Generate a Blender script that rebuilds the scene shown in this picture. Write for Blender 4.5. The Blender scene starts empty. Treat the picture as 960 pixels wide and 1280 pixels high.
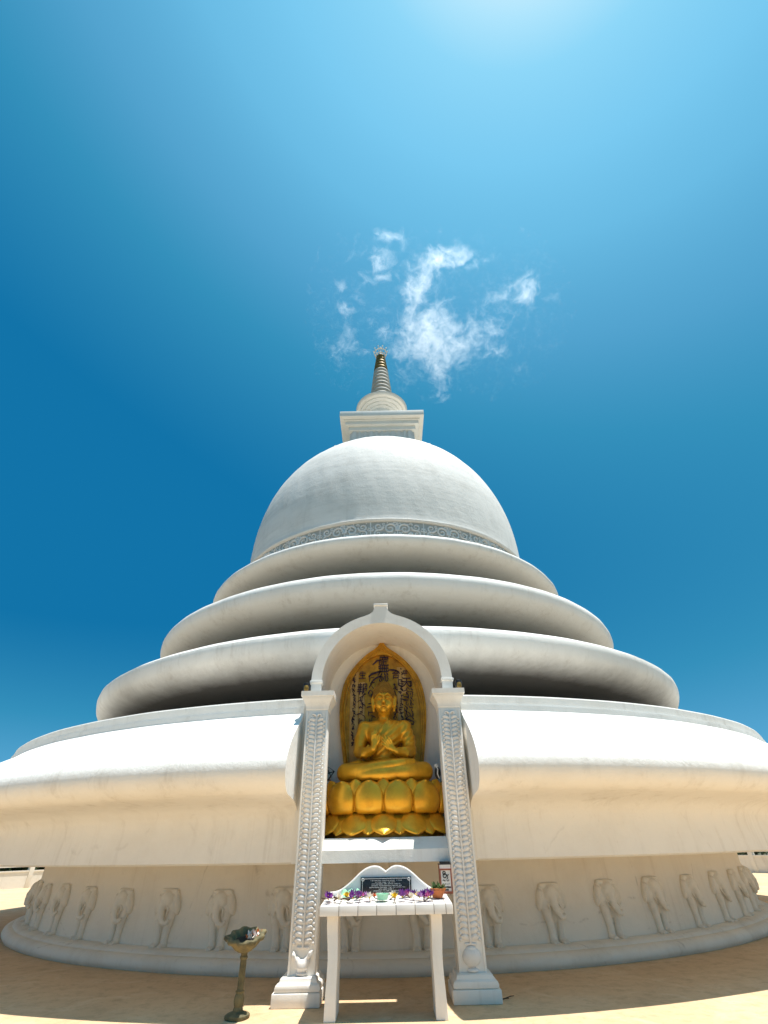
import bpy, bmesh, math, random
import numpy as np
from mathutils import Vector, Matrix
R = math.radians
random.seed(7); rng = np.random.default_rng(7)
scene = bpy.context.scene
COL = scene.collection

# ------------------------------------------------------------------ helpers
def tag(o, label=None, cat=None, group=None, kind=None):
    if label: o['label'] = label
    if cat: o['category'] = cat
    if group: o['group'] = group
    if kind: o['kind'] = kind
    return o

def wloc(o):
    v = Vector((0, 0, 0))
    while o is not None:
        v = v + Vector(o.location); o = o.parent
    return v

def thing(name, loc, label, cat, group=None, kind=None):
    o = bpy.data.objects.new(name, None); COL.objects.link(o)
    o.location = loc; o.empty_display_size = .1
    return tag(o, label, cat, group, kind)

class MB:
    """collects vertices and faces (world coordinates) for ONE mesh object"""
    def __init__(s): s.v = []; s.f = []; s.mi = []
    def add(s, vs, fs, mi=0):
        o = len(s.v); s.v += [tuple(map(float, p)) for p in vs]
        s.f += [tuple(i + o for i in f) for f in fs]; s.mi += [mi] * len(fs)
        return s
    def box(s, a, b, mi=0, bev=0.0):
        x0, y0, z0 = a; x1, y1, z1 = b
        if bev <= 0:
            vs = [(x, y, z) for z in (z0, z1) for y in (y0, y1) for x in (x0, x1)]
            return s.add(vs, [(0, 2, 3, 1), (4, 5, 7, 6), (0, 1, 5, 4), (2, 6, 7, 3), (0, 4, 6, 2), (1, 3, 7, 5)], mi)
        bm = bmesh.new(); bmesh.ops.create_cube(bm, size=1)
        for v in bm.verts:
            v.co = Vector(((x0 + x1) / 2 + v.co.x * (x1 - x0), (y0 + y1) / 2 + v.co.y * (y1 - y0), (z0 + z1) / 2 + v.co.z * (z1 - z0)))
        bmesh.ops.bevel(bm, geom=bm.edges[:], offset=bev, segments=2, affect='EDGES', profile=.5)
        return s.bm(bm, mi)
    def bm(s, bm, mi=0, M=None):
        bm.verts.index_update()
        vs = [(M @ v.co if M else v.co) for v in bm.verts]
        s.add(vs, [[v.index for v in f.verts] for f in bm.faces], mi); bm.free(); return s
    def lathe(s, prof, c, n=128, a0=0.0, a1=2 * math.pi, mi=0, flip=False, lim=None, wob=None):
        """prof [(r,z)], axis through c=(x,y,zbase). angle 0 looks to -Y. lim=(xl,xr): cut the front between these x"""
        full = (a1 - a0) > 2 * math.pi - 1e-6 and lim is None
        cols = n if full else n + 1
        vs = []
        for (r, z) in prof:
            A0, A1 = a0, a1
            if lim:
                A0 = math.asin((lim[1] - c[0]) / r); A1 = 2 * math.pi + math.asin((lim[0] - c[0]) / r)
            for i in range(cols):
                a = A0 + (A1 - A0) * i / n
                rr = r + (wob(a, z) if wob else 0)
                vs.append((c[0] + rr * math.sin(a), c[1] - rr * math.cos(a), c[2] + z))
        fs = []
        for j in range(len(prof) - 1):
            for i in range(n):
                k = (i + 1) % cols
                q = (j * cols + i, j * cols + k, (j + 1) * cols + k, (j + 1) * cols + i)
                fs.append(q[::-1] if flip else q)
        return s.add(vs, fs, mi)
    def tube(s, pts, rad, n=8, mi=0, cap=True):
        pts = [Vector(p) for p in pts]; m = len(pts)
        rads = rad if isinstance(rad, (list, tuple)) else [rad] * m
        up = None; vs = []
        for i, p in enumerate(pts):
            d = (pts[min(i + 1, m - 1)] - pts[max(i - 1, 0)]).normalized()
            if up is None: up = d.orthogonal().normalized()
            up = (up - d * up.dot(d)).normalized(); sd = d.cross(up)
            for k in range(n):
                a = 2 * math.pi * k / n
                vs.append(p + (up * math.cos(a) + sd * math.sin(a)) * rads[i])
        fs = [(j * n + k, j * n + (k + 1) % n, (j + 1) * n + (k + 1) % n, (j + 1) * n + k) for j in range(m - 1) for k in range(n)]
        if cap: fs += [tuple(range(n))[::-1], tuple((m - 1) * n + k for k in range(n))]
        return s.add(vs, fs, mi)
    def prism(s, poly, y0, y1, mi=0):
        """poly [(x,z)] extruded along y"""
        n = len(poly)
        vs = [(x, y0, z) for x, z in poly] + [(x, y1, z) for x, z in poly]
        fs = [tuple(range(n)), tuple(range(n, 2 * n))[::-1]] + [(i, i + n, (i + 1) % n + n, (i + 1) % n) for i in range(n)]
        return s.add(vs, fs, mi)
    def ring(s, outer, inner, y0, y1, mi=0, closed=False):
        """two matched open polylines [(x,z)] in the xz plane, extruded along y"""
        n = len(outer)
        vs = [(x, y0, z) for x, z in outer] + [(x, y0, z) for x, z in inner] + [(x, y1, z) for x, z in outer] + [(x, y1, z) for x, z in inner]
        fs = []
        for i in range(n if closed else n - 1):
            k = (i + 1) % n
            fs += [(i, k, n + k, n + i), (2 * n + i, 3 * n + i, 3 * n + k, 2 * n + k), (i, 2 * n + i, 2 * n + k, k), (n + i, n + k, 3 * n + k, 3 * n + i)]
        if not closed: fs += [(0, n, 3 * n, 2 * n), (n - 1, 3 * n - 1, 4 * n - 1, 2 * n - 1)]
        return s.add(vs, fs, mi)
    def ball(s, c, r, seg=12, rings=8, mi=0, M=None):
        bm = bmesh.new(); bmesh.ops.create_uvsphere(bm, u_segments=seg, v_segments=rings, radius=1)
        rr = r if isinstance(r, (tuple, list)) else (r, r, r)
        T = Matrix.Translation(Vector(c)) @ (M.to_4x4() if M else Matrix.Identity(4)) @ Matrix.Diagonal((*rr, 1))
        return s.bm(bm, mi, T)
    def build(s, name, mat, parent=None, smooth=38, solid=None, fixn=True, local=False, sub=0):
        me = bpy.data.meshes.new(name)
        off = Vector((0, 0, 0)) if (local or parent is None) else wloc(parent)
        me.from_pydata([(x - off.x, y - off.y, z - off.z) for x, y, z in s.v], [], s.f)
        mats = mat if isinstance(mat, (list, tuple)) else [mat]
        for m in mats: me.materials.append(m)
        if len(mats) > 1: me.polygons.foreach_set('material_index', s.mi)
        if fixn:
            bm = bmesh.new(); bm.from_mesh(me); bmesh.ops.recalc_face_normals(bm, faces=bm.faces[:]); bm.to_mesh(me); bm.free()
        if smooth:
            me.polygons.foreach_set('use_smooth', [True] * len(me.polygons)); me.set_sharp_from_angle(angle=R(smooth))
        me.update()
        o = bpy.data.objects.new(name, me); COL.objects.link(o)
        if parent is not None: o.parent = parent
        if solid:
            md = o.modifiers.new('s', 'SOLIDIFY'); md.thickness = solid; md.offset = 0
        if sub:
            md = o.modifiers.new('u', 'SUBSURF'); md.levels = sub; md.render_levels = sub
        return o

def copy_tree(o, parent=None):
    c = o.copy(); COL.objects.link(c); c.parent = parent
    for ch in list(o.children): copy_tree(ch, c)
    return c

def text_mesh(body, size, depth=.004, bev=0.0):
    cu = bpy.data.curves.new('t', 'FONT'); cu.body = body; cu.size = size; cu.extrude = depth / 2
    cu.align_x = 'CENTER'; cu.align_y = 'CENTER'; cu.offset = bev; cu.resolution_u = 3
    ob = bpy.data.objects.new('t', cu); COL.objects.link(ob)
    dg = bpy.context.evaluated_depsgraph_get(); dg.update()
    me = bpy.data.meshes.new_from_object(ob.evaluated_get(dg))
    vs = [v.co.copy() for v in me.vertices]; fs = [tuple(p.vertices) for p in me.polygons]
    bpy.data.objects.remove(ob); bpy.data.curves.remove(cu); bpy.data.meshes.remove(me)
    return vs, fs

# ------------------------------------------------------------------ signed distance sculpting
class SDF:
    def __init__(s, lo, hi, res):
        s.lo = np.array(lo, float); s.res = res
        s.n = np.ceil((np.array(hi) - s.lo) / res).astype(int) + 1
        s.f = np.full(s.n, 1.0, np.float32)
    def sub(s, lo, hi):
        a = np.clip(np.floor((np.array(lo) - s.lo) / s.res).astype(int), 0, s.n)
        b = np.clip(np.ceil((np.array(hi) - s.lo) / s.res).astype(int) + 1, 0, s.n)
        sl = tuple(slice(i, j) for i, j in zip(a, b))
        g = np.meshgrid(*[s.lo[i] + s.res * np.arange(a[i], b[i]) for i in range(3)], indexing='ij')
        return sl, g
    def smin(s, sl, d, k):
        f = s.f[sl]; d = d.astype(np.float32)
        h = np.clip(k - np.abs(f - d), 0, None) / max(k, 1e-6)
        s.f[sl] = np.minimum(f, d) - h * h * k * .25
    def caps(s, a, b, ra, rb, k=.03):
        a = np.array(a, float); b = np.array(b, float); m = max(ra, rb) + k + .03
        sl, (X, Y, Z) = s.sub(np.minimum(a, b) - m, np.maximum(a, b) + m)
        ab = b - a; L = max(ab @ ab, 1e-9)
        t = np.clip(((X - a[0]) * ab[0] + (Y - a[1]) * ab[1] + (Z - a[2]) * ab[2]) / L, 0, 1)
        d = np.sqrt((X - a[0] - t * ab[0]) ** 2 + (Y - a[1] - t * ab[1]) ** 2 + (Z - a[2] - t * ab[2]) ** 2) - (ra + (rb - ra) * t)
        s.smin(sl, d, k)
    def chain(s, pts, rads, k=.03):
        for i in range(len(pts) - 1): s.caps(pts[i], pts[i + 1], rads[i], rads[i + 1], k)
    def curve(s, pts, rads, k=.03, n=6):
        Q = [tuple(p) + (r,) for p, r in zip(pts, rads)]; P = [np.array(q, float) for q in Q]; P = [2 * P[0] - P[1]] + P + [2 * P[-1] - P[-2]]; out = []
        for i in range(1, len(P) - 2):
            for j in range(n):
                t = j / n; a, b, c, d = P[i - 1:i + 3]
                out.append(.5 * (2 * b + (c - a) * t + (2 * a - 5 * b + 4 * c - d) * t * t + (3 * b - a - 3 * c + d) * t ** 3))
        out.append(P[-2]); s.chain([o[:3] for o in out], [o[3] for o in out], k)
    def ell(s, c, r, k=.03, rot=None):
        m = max(r) + k + .03
        sl, (X, Y, Z) = s.sub(np.array(c) - m, np.array(c) + m)
        P = [X - c[0], Y - c[1], Z - c[2]]
        if rot is not None:
            q = np.array(rot.inverted())
            P = [q[i][0] * P[0] + q[i][1] * P[1] + q[i][2] * P[2] for i in range(3)]
        k0 = np.sqrt(sum((p / q) ** 2 for p, q in zip(P, r))); k1 = np.sqrt(sum((p / q / q) ** 2 for p, q in zip(P, r)))
        s.smin(sl, k0 * (k0 - 1) / np.maximum(k1, 1e-6), k)
    def mesh(s):
        f = s.f; neg = f < 0; n = f.shape
        c = [neg[i:n[0] - 1 + i, j:n[1] - 1 + j, k:n[2] - 1 + k] for i in (0, 1) for j in (0, 1) for k in (0, 1)]
        cnt = sum(x.astype(np.int8) for x in c); act = (cnt > 0) & (cnt < 8)
        idx = np.full(act.shape, -1, np.int64); I = np.argwhere(act); idx[act] = np.arange(len(I))
        acc = np.zeros((len(I), 3)); num = np.zeros(len(I))
        corners = [(i, j, k) for i in (0, 1) for j in (0, 1) for k in (0, 1)]
        for p in corners:
            for ax in range(3):
                if p[ax] == 0:
                    q = list(p); q[ax] = 1
                    A = f[I[:, 0] + p[0], I[:, 1] + p[1], I[:, 2] + p[2]]; B = f[I[:, 0] + q[0], I[:, 1] + q[1], I[:, 2] + q[2]]
                    m = (A < 0) != (B < 0); t = np.where(m, A / np.where(m, A - B, 1), 0)
                    pos = np.tile(np.array(p, float), (len(I), 1)); pos[:, ax] += t
                    acc[m] += pos[m]; num[m] += 1
        V = s.lo + s.res * (I + acc / num[:, None])
        F = []
        for ax in range(3):
            b, d = (ax + 1) % 3, (ax + 2) % 3
            sA = [slice(None)] * 3; sB = [slice(None)] * 3; sA[ax] = slice(0, -1); sB[ax] = slice(1, None)
            E = np.argwhere(neg[tuple(sA)] != neg[tuple(sB)])
            ok = (E[:, b] > 0) & (E[:, d] > 0) & (E[:, b] < n[b] - 1) & (E[:, d] < n[d] - 1); E = E[ok]
            sign = neg[E[:, 0], E[:, 1], E[:, 2]]
            def g(db, dd):
                q = E.copy(); q[:, b] += db; q[:, d] += dd; return idx[q[:, 0], q[:, 1], q[:, 2]]
            Q = np.stack([g(-1, -1), g(0, -1), g(0, 0), g(-1, 0)], 1); Q[~sign] = Q[~sign][:, ::-1]
            F.append(Q)
        return V, np.concatenate(F)
    def mb(s, off=(0, 0, 0)):
        V, F = s.mesh(); m = MB(); m.add((V + np.array(off)).tolist(), F.tolist()); return m

# ------------------------------------------------------------------ materials
def newmat(name):
    m = bpy.data.materials.new(name); m.use_nodes = True
    nt = m.node_tree; b = nt.nodes['Principled BSDF']; return m, nt, b
def N(nt, t, **kw):
    n = nt.nodes.new(t)
    for k, v in kw.items():
        if k in n.inputs: n.inputs[k].default_value = v
        else: setattr(n, k, v)
    return n
def ramp(nt, fac, stops):
    r = nt.nodes.new('ShaderNodeValToRGB'); el = r.color_ramp.elements
    while len(el) < len(stops): el.new(.5)
    for e, (p, c) in zip(el, stops): e.position = p; e.color = (*c, 1) if len(c) == 3 else c
    nt.links.new(fac, r.inputs[0]); return r
def mixc(nt, fac, a, b, mode='MIX'):
    m = nt.nodes.new('ShaderNodeMix'); m.data_type = 'RGBA'; m.blend_type = mode
    for sock, v in ((m.inputs[0], fac), (m.inputs[6], a), (m.inputs[7], b)):
        if hasattr(v, 'is_output'): nt.links.new(v, sock)
        else: sock.default_value = v if not isinstance(v, tuple) else (*v[:3], 1)
    return m.outputs[2]
def bump(nt, b, h, strength=.3, dist=.02):
    n = N(nt, 'ShaderNodeBump'); n.inputs['Strength'].default_value = strength; n.inputs['Distance'].default_value = dist
    nt.links.new(h, n.inputs['Height']); nt.links.new(n.outputs[0], b.inputs['Normal'])
def coords(nt, scale=(1, 1, 1)):
    tc = nt.nodes.new('ShaderNodeTexCoord'); mp = nt.nodes.new('ShaderNodeMapping'); mp.inputs['Scale'].default_value = scale
    nt.links.new(tc.outputs['Object'], mp.inputs[0]); return mp.outputs[0]
def noise(nt, vec, scale, detail=5, rough=.6, dist=0.0):
    n = nt.nodes.new('ShaderNodeTexNoise'); n.inputs['Scale'].default_value = scale; n.inputs['Detail'].default_value = detail
    n.inputs['Roughness'].default_value = rough; n.inputs['Distortion'].default_value = dist
    nt.links.new(vec, n.inputs['Vector']); return n.outputs[0]

def plaster(name, col=(.8, .79, .77), dirt=(.52, .47, .40), amount=.35, streak=.35, sc=1.0, bumps=.25, rough=.75, horiz=0.0, cracks=0.0):
    """hand-laid painted plaster: cloudy dirt, rain streaks, specks, hairline cracks, uneven trowelled surface"""
    m, nt, b = newmat(name)
    v = coords(nt); n1 = noise(nt, v, 1.1 * sc, 8, .65)
    n2 = noise(nt, coords(nt, (4.2 * sc, 4.2 * sc, .20 * sc)), 1.0, 6, .7); n3 = noise(nt, v, 40 * sc, 4, .7); n4 = noise(nt, v, 4.5 * sc, 5, .6, .6)
    n6 = noise(nt, v, 13 * sc, 6, .75)
    def scaled(src, lo, hi, k):
        r = ramp(nt, src, [(lo, (0, 0, 0)), (hi, (k, k, k))]); return r.outputs[0]
    c = mixc(nt, scaled(n1, .46, .78, amount), col, dirt)
    gate = N(nt, 'ShaderNodeMath', operation='MULTIPLY'); nt.links.new(scaled(n2, .52, .74, streak * 1.5), gate.inputs[0]); nt.links.new(scaled(n1, .36, .62, 1), gate.inputs[1])
    c = mixc(nt, gate.outputs[0], c, tuple(x * .82 for x in dirt))
    c = mixc(nt, scaled(n6, .60, .78, amount * .9), c, tuple(x * .9 for x in dirt))
    hgt = N(nt, 'ShaderNodeMath', operation='MULTIPLY_ADD'); nt.links.new(n4, hgt.inputs[0]); hgt.inputs[1].default_value = 1.1; nt.links.new(n1, hgt.inputs[2])
    ad = N(nt, 'ShaderNodeMath', operation='MULTIPLY_ADD'); nt.links.new(n3, ad.inputs[0]); ad.inputs[1].default_value = .28; nt.links.new(hgt.outputs[0], ad.inputs[2]); h = ad.outputs[0]
    if horiz:
        n5 = noise(nt, coords(nt, (.4 * sc, .4 * sc, 6 * sc)), 1.0, 5, .65)
        c = mixc(nt, scaled(n5, .48, .74, horiz), c, tuple(x * .95 for x in dirt))
        a2 = N(nt, 'ShaderNodeMath', operation='MULTIPLY_ADD'); nt.links.new(n5, a2.inputs[0]); a2.inputs[1].default_value = .55; nt.links.new(h, a2.inputs[2]); h = a2.outputs[0]
    if cracks:
        nn = nt.nodes.new('ShaderNodeTexNoise'); nn.inputs['Scale'].default_value = 1.6 * sc; nn.inputs['Detail'].default_value = 7; nt.links.new(v, nn.inputs['Vector'])
        wv = N(nt, 'ShaderNodeMix', data_type='VECTOR'); wv.inputs[0].default_value = .22; nt.links.new(v, wv.inputs[4]); nt.links.new(nn.outputs[1], wv.inputs[5])
        vo = N(nt, 'ShaderNodeTexVoronoi', feature='DISTANCE_TO_EDGE'); vo.inputs['Scale'].default_value = .55 * sc; nt.links.new(wv.outputs[1], vo.inputs['Vector'])
        g2 = N(nt, 'ShaderNodeMath', operation='MULTIPLY'); nt.links.new(ramp(nt, vo.outputs['Distance'], [(0, (cracks,) * 3), (.007, (0, 0, 0))]).outputs[0], g2.inputs[0]); nt.links.new(scaled(n4, .5, .62, 1), g2.inputs[1])
        c = mixc(nt, g2.outputs[0], c, tuple(x * .55 for x in dirt))
    nt.links.new(c, b.inputs['Base Color']); b.inputs['Roughness'].default_value = rough
    bump(nt, b, h, bumps, .035 / sc); return m

def simple(name, col, rough=.5, metal=0.0, var=.25, sc=8.0, bumps=.15, dark=None, lo=.4, hi=.7):
    m, nt, b = newmat(name); v = coords(nt); n = noise(nt, v, sc, 6, .65)
    r = ramp(nt, n, [(lo, (0, 0, 0)), (hi, (1, 1, 1))])
    c = mixc(nt, r.outputs[0], col, dark if dark else tuple(x * (1 - var) for x in col))
    nt.links.new(c, b.inputs['Base Color']); b.inputs['Roughness'].default_value = rough; b.inputs['Metallic'].default_value = metal
    if bumps: bump(nt, b, noise(nt, v, sc * 4, 4), bumps, .01)
    return m

M = {}
M['white'] = plaster('white_plaster', (.84, .82, .775), (.62, .565, .485), .32, .42, bumps=.32, cracks=.16)
M['dome'] = plaster('dome_plaster', (.80, .775, .73), (.56, .53, .48), .5, .22, .9, .26, horiz=.4, cracks=.25)
M['dark_ledge'] = plaster('darkened_ledge_plaster', (.10, .095, .085), (.05, .048, .043), .6, .1, 1.0)  # unseen ledge top, darkened to cut bounce light onto the soffit above
def soffit_shade_mat():
    # white plaster with the shade under the tier painted in as a ragged dark ring
    m = M['white'].copy(); m.name = 'shaded_soffit_plaster'; nt = m.node_tree; b = nt.nodes['Principled BSDF']
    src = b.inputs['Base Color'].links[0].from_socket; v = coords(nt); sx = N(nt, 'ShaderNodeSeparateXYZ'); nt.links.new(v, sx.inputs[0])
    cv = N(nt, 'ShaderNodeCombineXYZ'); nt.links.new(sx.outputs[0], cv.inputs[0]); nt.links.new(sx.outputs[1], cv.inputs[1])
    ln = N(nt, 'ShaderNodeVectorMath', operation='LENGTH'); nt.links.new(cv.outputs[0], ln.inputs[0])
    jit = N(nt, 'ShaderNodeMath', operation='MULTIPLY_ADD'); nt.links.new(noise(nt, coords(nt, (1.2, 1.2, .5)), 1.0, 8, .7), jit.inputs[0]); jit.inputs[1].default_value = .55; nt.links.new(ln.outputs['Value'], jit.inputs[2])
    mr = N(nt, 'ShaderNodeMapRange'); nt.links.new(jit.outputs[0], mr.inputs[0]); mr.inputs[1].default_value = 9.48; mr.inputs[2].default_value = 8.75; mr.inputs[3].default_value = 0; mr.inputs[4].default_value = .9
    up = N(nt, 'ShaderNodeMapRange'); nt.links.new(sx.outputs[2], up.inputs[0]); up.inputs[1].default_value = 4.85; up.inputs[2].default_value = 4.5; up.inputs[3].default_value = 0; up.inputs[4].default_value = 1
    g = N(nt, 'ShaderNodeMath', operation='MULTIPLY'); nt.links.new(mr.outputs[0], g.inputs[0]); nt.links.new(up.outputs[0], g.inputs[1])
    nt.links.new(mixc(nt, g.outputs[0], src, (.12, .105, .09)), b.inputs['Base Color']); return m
M['soffit_shade'] = soffit_shade_mat()
M['spire'] = plaster('grey_spire_plaster', (.50, .465, .41), (.26, .235, .20), .6, .4, 1.6)
M['roof'] = plaster('darkened_roof_plaster', (.20, .19, .17), (.10, .095, .085), .6, .1, 1.0)  # dark colour added to unseen tier tops so they bounce less light upward
M['base'] = plaster('dusty_base_plaster', (.83, .77, .665), (.56, .45, .32), .5, .3, 1.2, .35, cracks=.4)
M['wall'] = plaster('wall_plaster', (.83, .765, .66), (.60, .50, .38), .35, .3, bumps=.3, cracks=.4)
M['shrine'] = plaster('shrine_plaster', (.83, .805, .755), (.62, .545, .45), .24, .25, 1.6)
M['carve'] = plaster('carving_plaster', (.78, .76, .73), (.50, .45, .39), .35, .2, 4)
M['frieze_ground'] = plaster('frieze_ground', (.52, .49, .44), (.34, .315, .275), .5, .2, 3)
M['table'] = plaster('table_tile', (.80, .785, .76), (.55, .48, .40), .22, .15, 4, .1, .4)
M['grout'] = simple('grout', (.22, .19, .16), .9)
M['gold'] = simple('gold_paint', (.84, .44, .028), .33, .5, .3, 6, .14, (.62, .285, .016), .45, .75)
M['gold_deep'] = simple('aged_gold_paint', (.62, .30, .02), .38, .45, .4, 6, .14, (.30, .13, .01))
M['gold_light'] = simple('pale_gold_paint', (.58, .38, .14), .5, .3, .3, 6, .1, (.42, .24, .06))
M['hair'] = simple('dull_bronze_hair', (.40, .20, .02), .5, .3, .4, 10, .2)
M['ink'] = simple('dark_ink', (.035, .012, .03), .6, bumps=0)
M['brass'] = simple('tarnished_brass', (.30, .185, .035), .5, .5, .5, 6, .15, (.09, .055, .015))
M['metal_dark'] = simple('dark_metal', (.03, .03, .032), .45, .6)
M['plaque'] = simple('black_granite', (.018, .017, .017), .25, 0, .4, 30, .0)
M['letter'] = simple('white_lettering', (.72, .71, .68), .6, bumps=0)
M['redwood'] = simple('red_brown_paint', (.28, .075, .035), .5, 0, .4, 12)
M['paper'] = simple('white_panel', (.80, .76, .70), .5, 0, .12, 14)
M['black'] = simple('black_paint', (.015, .014, .014), .5, bumps=0)
M['grey_ink'] = simple('grey_print', (.30, .31, .30), .6, bumps=0)
M['purple'] = simple('purple_petal', (.20, .03, .30), .55, 0, .5, 25, .0, (.09, .012, .13))
M['lilac'] = simple('lilac_petal', (.45, .22, .55), .55, 0, .4, 25, .0)
M['yellow'] = simple('yellow_petal', (.78, .55, .03), .55, 0, .3, 25, .0)
M['orange'] = simple('orange_petal', (.75, .16, .03), .55, 0, .3, 25, .0)
M['terracotta'] = simple('terracotta', (.55, .17, .05), .75, 0, .35, 14)
M['leaf'] = simple('leaf_green', (.085, .14, .03), .5, 0, .5, 20, .0)
M['stem'] = simple('brown_twig', (.10, .055, .03), .8, 0, .4, 20)
M['mint'] = simple('mint_green_plastic', (.30, .62, .42), .3, 0, .2, 30, .1)
M['moss'] = simple('mossy_stone', (.20, .165, .08), .85, 0, .5, 9, .5, (.055, .055, .033))
M['ash'] = simple('burnt_ash', (.03, .026, .023), .95, 0, .5, 18, .4)
M['fence'] = plaster('fence_paint', (.74, .70, .62), (.5, .43, .34), .3, .3, 1)
M['bark'] = simple('bark', (.11, .075, .05), .9, 0, .4, 6, .5)
M['foliage'] = simple('foliage', (.06, .09, .025), .6, 0, .6, .9, .0, (.02, .035, .01))

def ground_mat():
    m, nt, b = newmat('sandy_concrete')
    v = coords(nt); n1 = noise(nt, v, .55, 8, .6, .6); n2 = noise(nt, v, 5.5, 10, .72, .3); n3 = noise(nt, v, 110, 4, .7); n4 = noise(nt, v, 1.7, 8, .68, 1.2); n5 = noise(nt, v, 22, 8, .75, .4)
    c = mixc(nt, ramp(nt, n1, [(.35, (0, 0, 0)), (.7, (1, 1, 1))]).outputs[0], (.68, .49, .295), (.58, .405, .235))
    c = mixc(nt, ramp(nt, n2, [(.48, (0, 0, 0)), (.70, (.75, .75, .75))]).outputs[0], c, (.43, .295, .17))
    c = mixc(nt, ramp(nt, n4, [(.52, (0, 0, 0)), (.68, (.6, .6, .6))]).outputs[0], c, (.72, .56, .37))
    c = mixc(nt, ramp(nt, n5, [(.56, (0, 0, 0)), (.72, (.6, .6, .6))]).outputs[0], c, (.34, .235, .14))
    c = mixc(nt, ramp(nt, n3, [(.62, (0, 0, 0)), (.76, (.7, .7, .7))]).outputs[0], c, (.24, .165, .10))
    nt.links.new(c, b.inputs['Base Color']); b.inputs['Roughness'].default_value = .9
    ad = N(nt, 'ShaderNodeMath', operation='MULTIPLY_ADD'); nt.links.new(n3, ad.inputs[0]); ad.inputs[1].default_value = .35; nt.links.new(n5, ad.inputs[2])
    bump(nt, b, ad.outputs[0], .6, .012); return m
M['ground'] = ground_mat()
M['earth'] = simple('scrub_earth', (.09, .085, .04), .95, 0, .5, .15, .2, (.04, .05, .02))

# ------------------------------------------------------------------ setting
CX, CY = -.01, 18.15                  # pagoda axis
NX = -.09                            # shrine axis
m = MB(); m.lathe([(.001, 0), (6, 0), (12, 0), (22.6, 0), (22.6, -.6)], (CX, CY, 0), 160)
tag(m.build('terrace', M['ground'], smooth=20), kind='structure')
m = MB(); m.lathe([(.001, -.55), (40, -.6), (150, -6), (600, -40), (3000, -60), (9000, -60)], (CX, CY, 0), 96)
tag(m.build('terrain', M['earth'], smooth=60), kind='structure')

# ------------------------------------------------------------------ the pagoda
CB = (CX, CY + .05, 0)
pag = thing('pagoda', (CX, CY, 0), 'huge white domed pagoda with stacked round tiers and a small ringed spire', 'pagoda')
C3 = (CX, CY, 0)
NOTCH = (NX - 1.19, NX + 1.19)
def wob(s):
    return lambda a, z: .006 * math.sin(9 * a + s) + .004 * math.sin(23 * a + 2 * s) + .003 * math.sin(51 * a + z * 3 + s)
def dense(prof, step=.12):
    out = [prof[0]]
    for (r0, z0), (r1, z1) in zip(prof, prof[1:]):
        k = max(1, int(math.hypot(r1 - r0, z1 - z0) / step))
        if k > 6: k = 6
        out += [(r0 + (r1 - r0) * i / k, z0 + (z1 - z0) * i / k) for i in range(1, k + 1)]
    return out
def smoothprof(pts, n=6):
    """Catmull-Rom through profile points"""
    out = []; P = [np.array(p, float) for p in pts]; P = [2 * P[0] - P[1]] + P + [2 * P[-1] - P[-2]]
    for i in range(1, len(P) - 2):
        for k in range(n):
            t = k / n; a, b, c, d = P[i - 1:i + 3]
            out.append(tuple(.5 * (2 * b + (c - a) * t + (2 * a - 5 * b + 4 * c - d) * t * t + (3 * b - a - 3 * c + d) * t ** 3)))
    out.append(tuple(P[-2])); return out

m = MB(); m.lathe(smoothprof([(9.63, -.02), (9.675, .05), (9.66, .11), (9.60, .155), (9.53, .165)], 4) + [(9.515, .165), (9.51, .18), (9.46, .205), (9.38, .215), (8.9, .215)], CB, 300, wob=wob(1))
m.build('base_moulding', M['base'], pag, smooth=50)
m = MB(); m.lathe([(9.27, .15), (9.26, .5), (9.25, .9), (9.25, 1.32)], CB, 300)
wall = m.build('base_wall', M['wall'], pag)

def elephant_sdf():
    s = SDF((-.26, -.17, -.02), (.26, .09, .70), .0072)
    for sx in (-1, 1):
        s.chain([(sx * .095, 0, .45), (sx * .082, -.025, .30), (sx * .060, -.02, .13), (sx * .058, -.02, .03)], [.062, .050, .038, .046], .012)
        s.ell((sx * .060, -.05, .02), (.048, .05, .028), .012)
        for t in (-1, 0, 1): s.ell((sx * .060 + t * .028, -.092, .012), (.013, .014, .016), .004)
        s.ell((sx * .142, -.005, .49), (.046, .055, .135), .01, Matrix.Rotation(R(-sx * 12), 3, 'Y'))
        s.ell((sx * .05, -.075, .545), (.018, .02, .018), .008)
        s.caps((sx * .065, -.07, .43), (sx * .085, -.115, .35), .014, .006, .008)
    s.ell((0, .02, .36), (.10, .06, .15), .03)
    s.ell((0, -.025, .52), (.10, .09, .12), .02)
    s.caps((-.10, -.01, .622), (.10, -.01, .622), .034, .034, .006)
    s.chain([(-.01, -.075, .50), (-.012, -.105, .43), (.005, -.115, .35), (.045, -.115, .285), (.09, -.10, .27), (.11, -.09, .30)], [.05, .046, .038, .03, .024, .02], .01)
    return s
em = elephant_sdf().mb()
eo = None
for k in range(-15, 16):
    a = R(2.6 + 6.25 * k)
    if eo is None:
        eo = em.build('elephant_relief', M['base'], wall, smooth=60, local=True, fixn=False); o = eo
    else:
        o = eo.copy(); COL.objects.link(o); o.parent = wall
    o.location = (9.265 * math.sin(a), .05 - 9.265 * math.cos(a), .208); o.rotation_euler = (0, R(random.uniform(-1.5, 1.5)), a)
    s = 1 + random.uniform(-.025, .025); o.scale = (s * 1.28, 1.15, s * 1.08)

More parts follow.
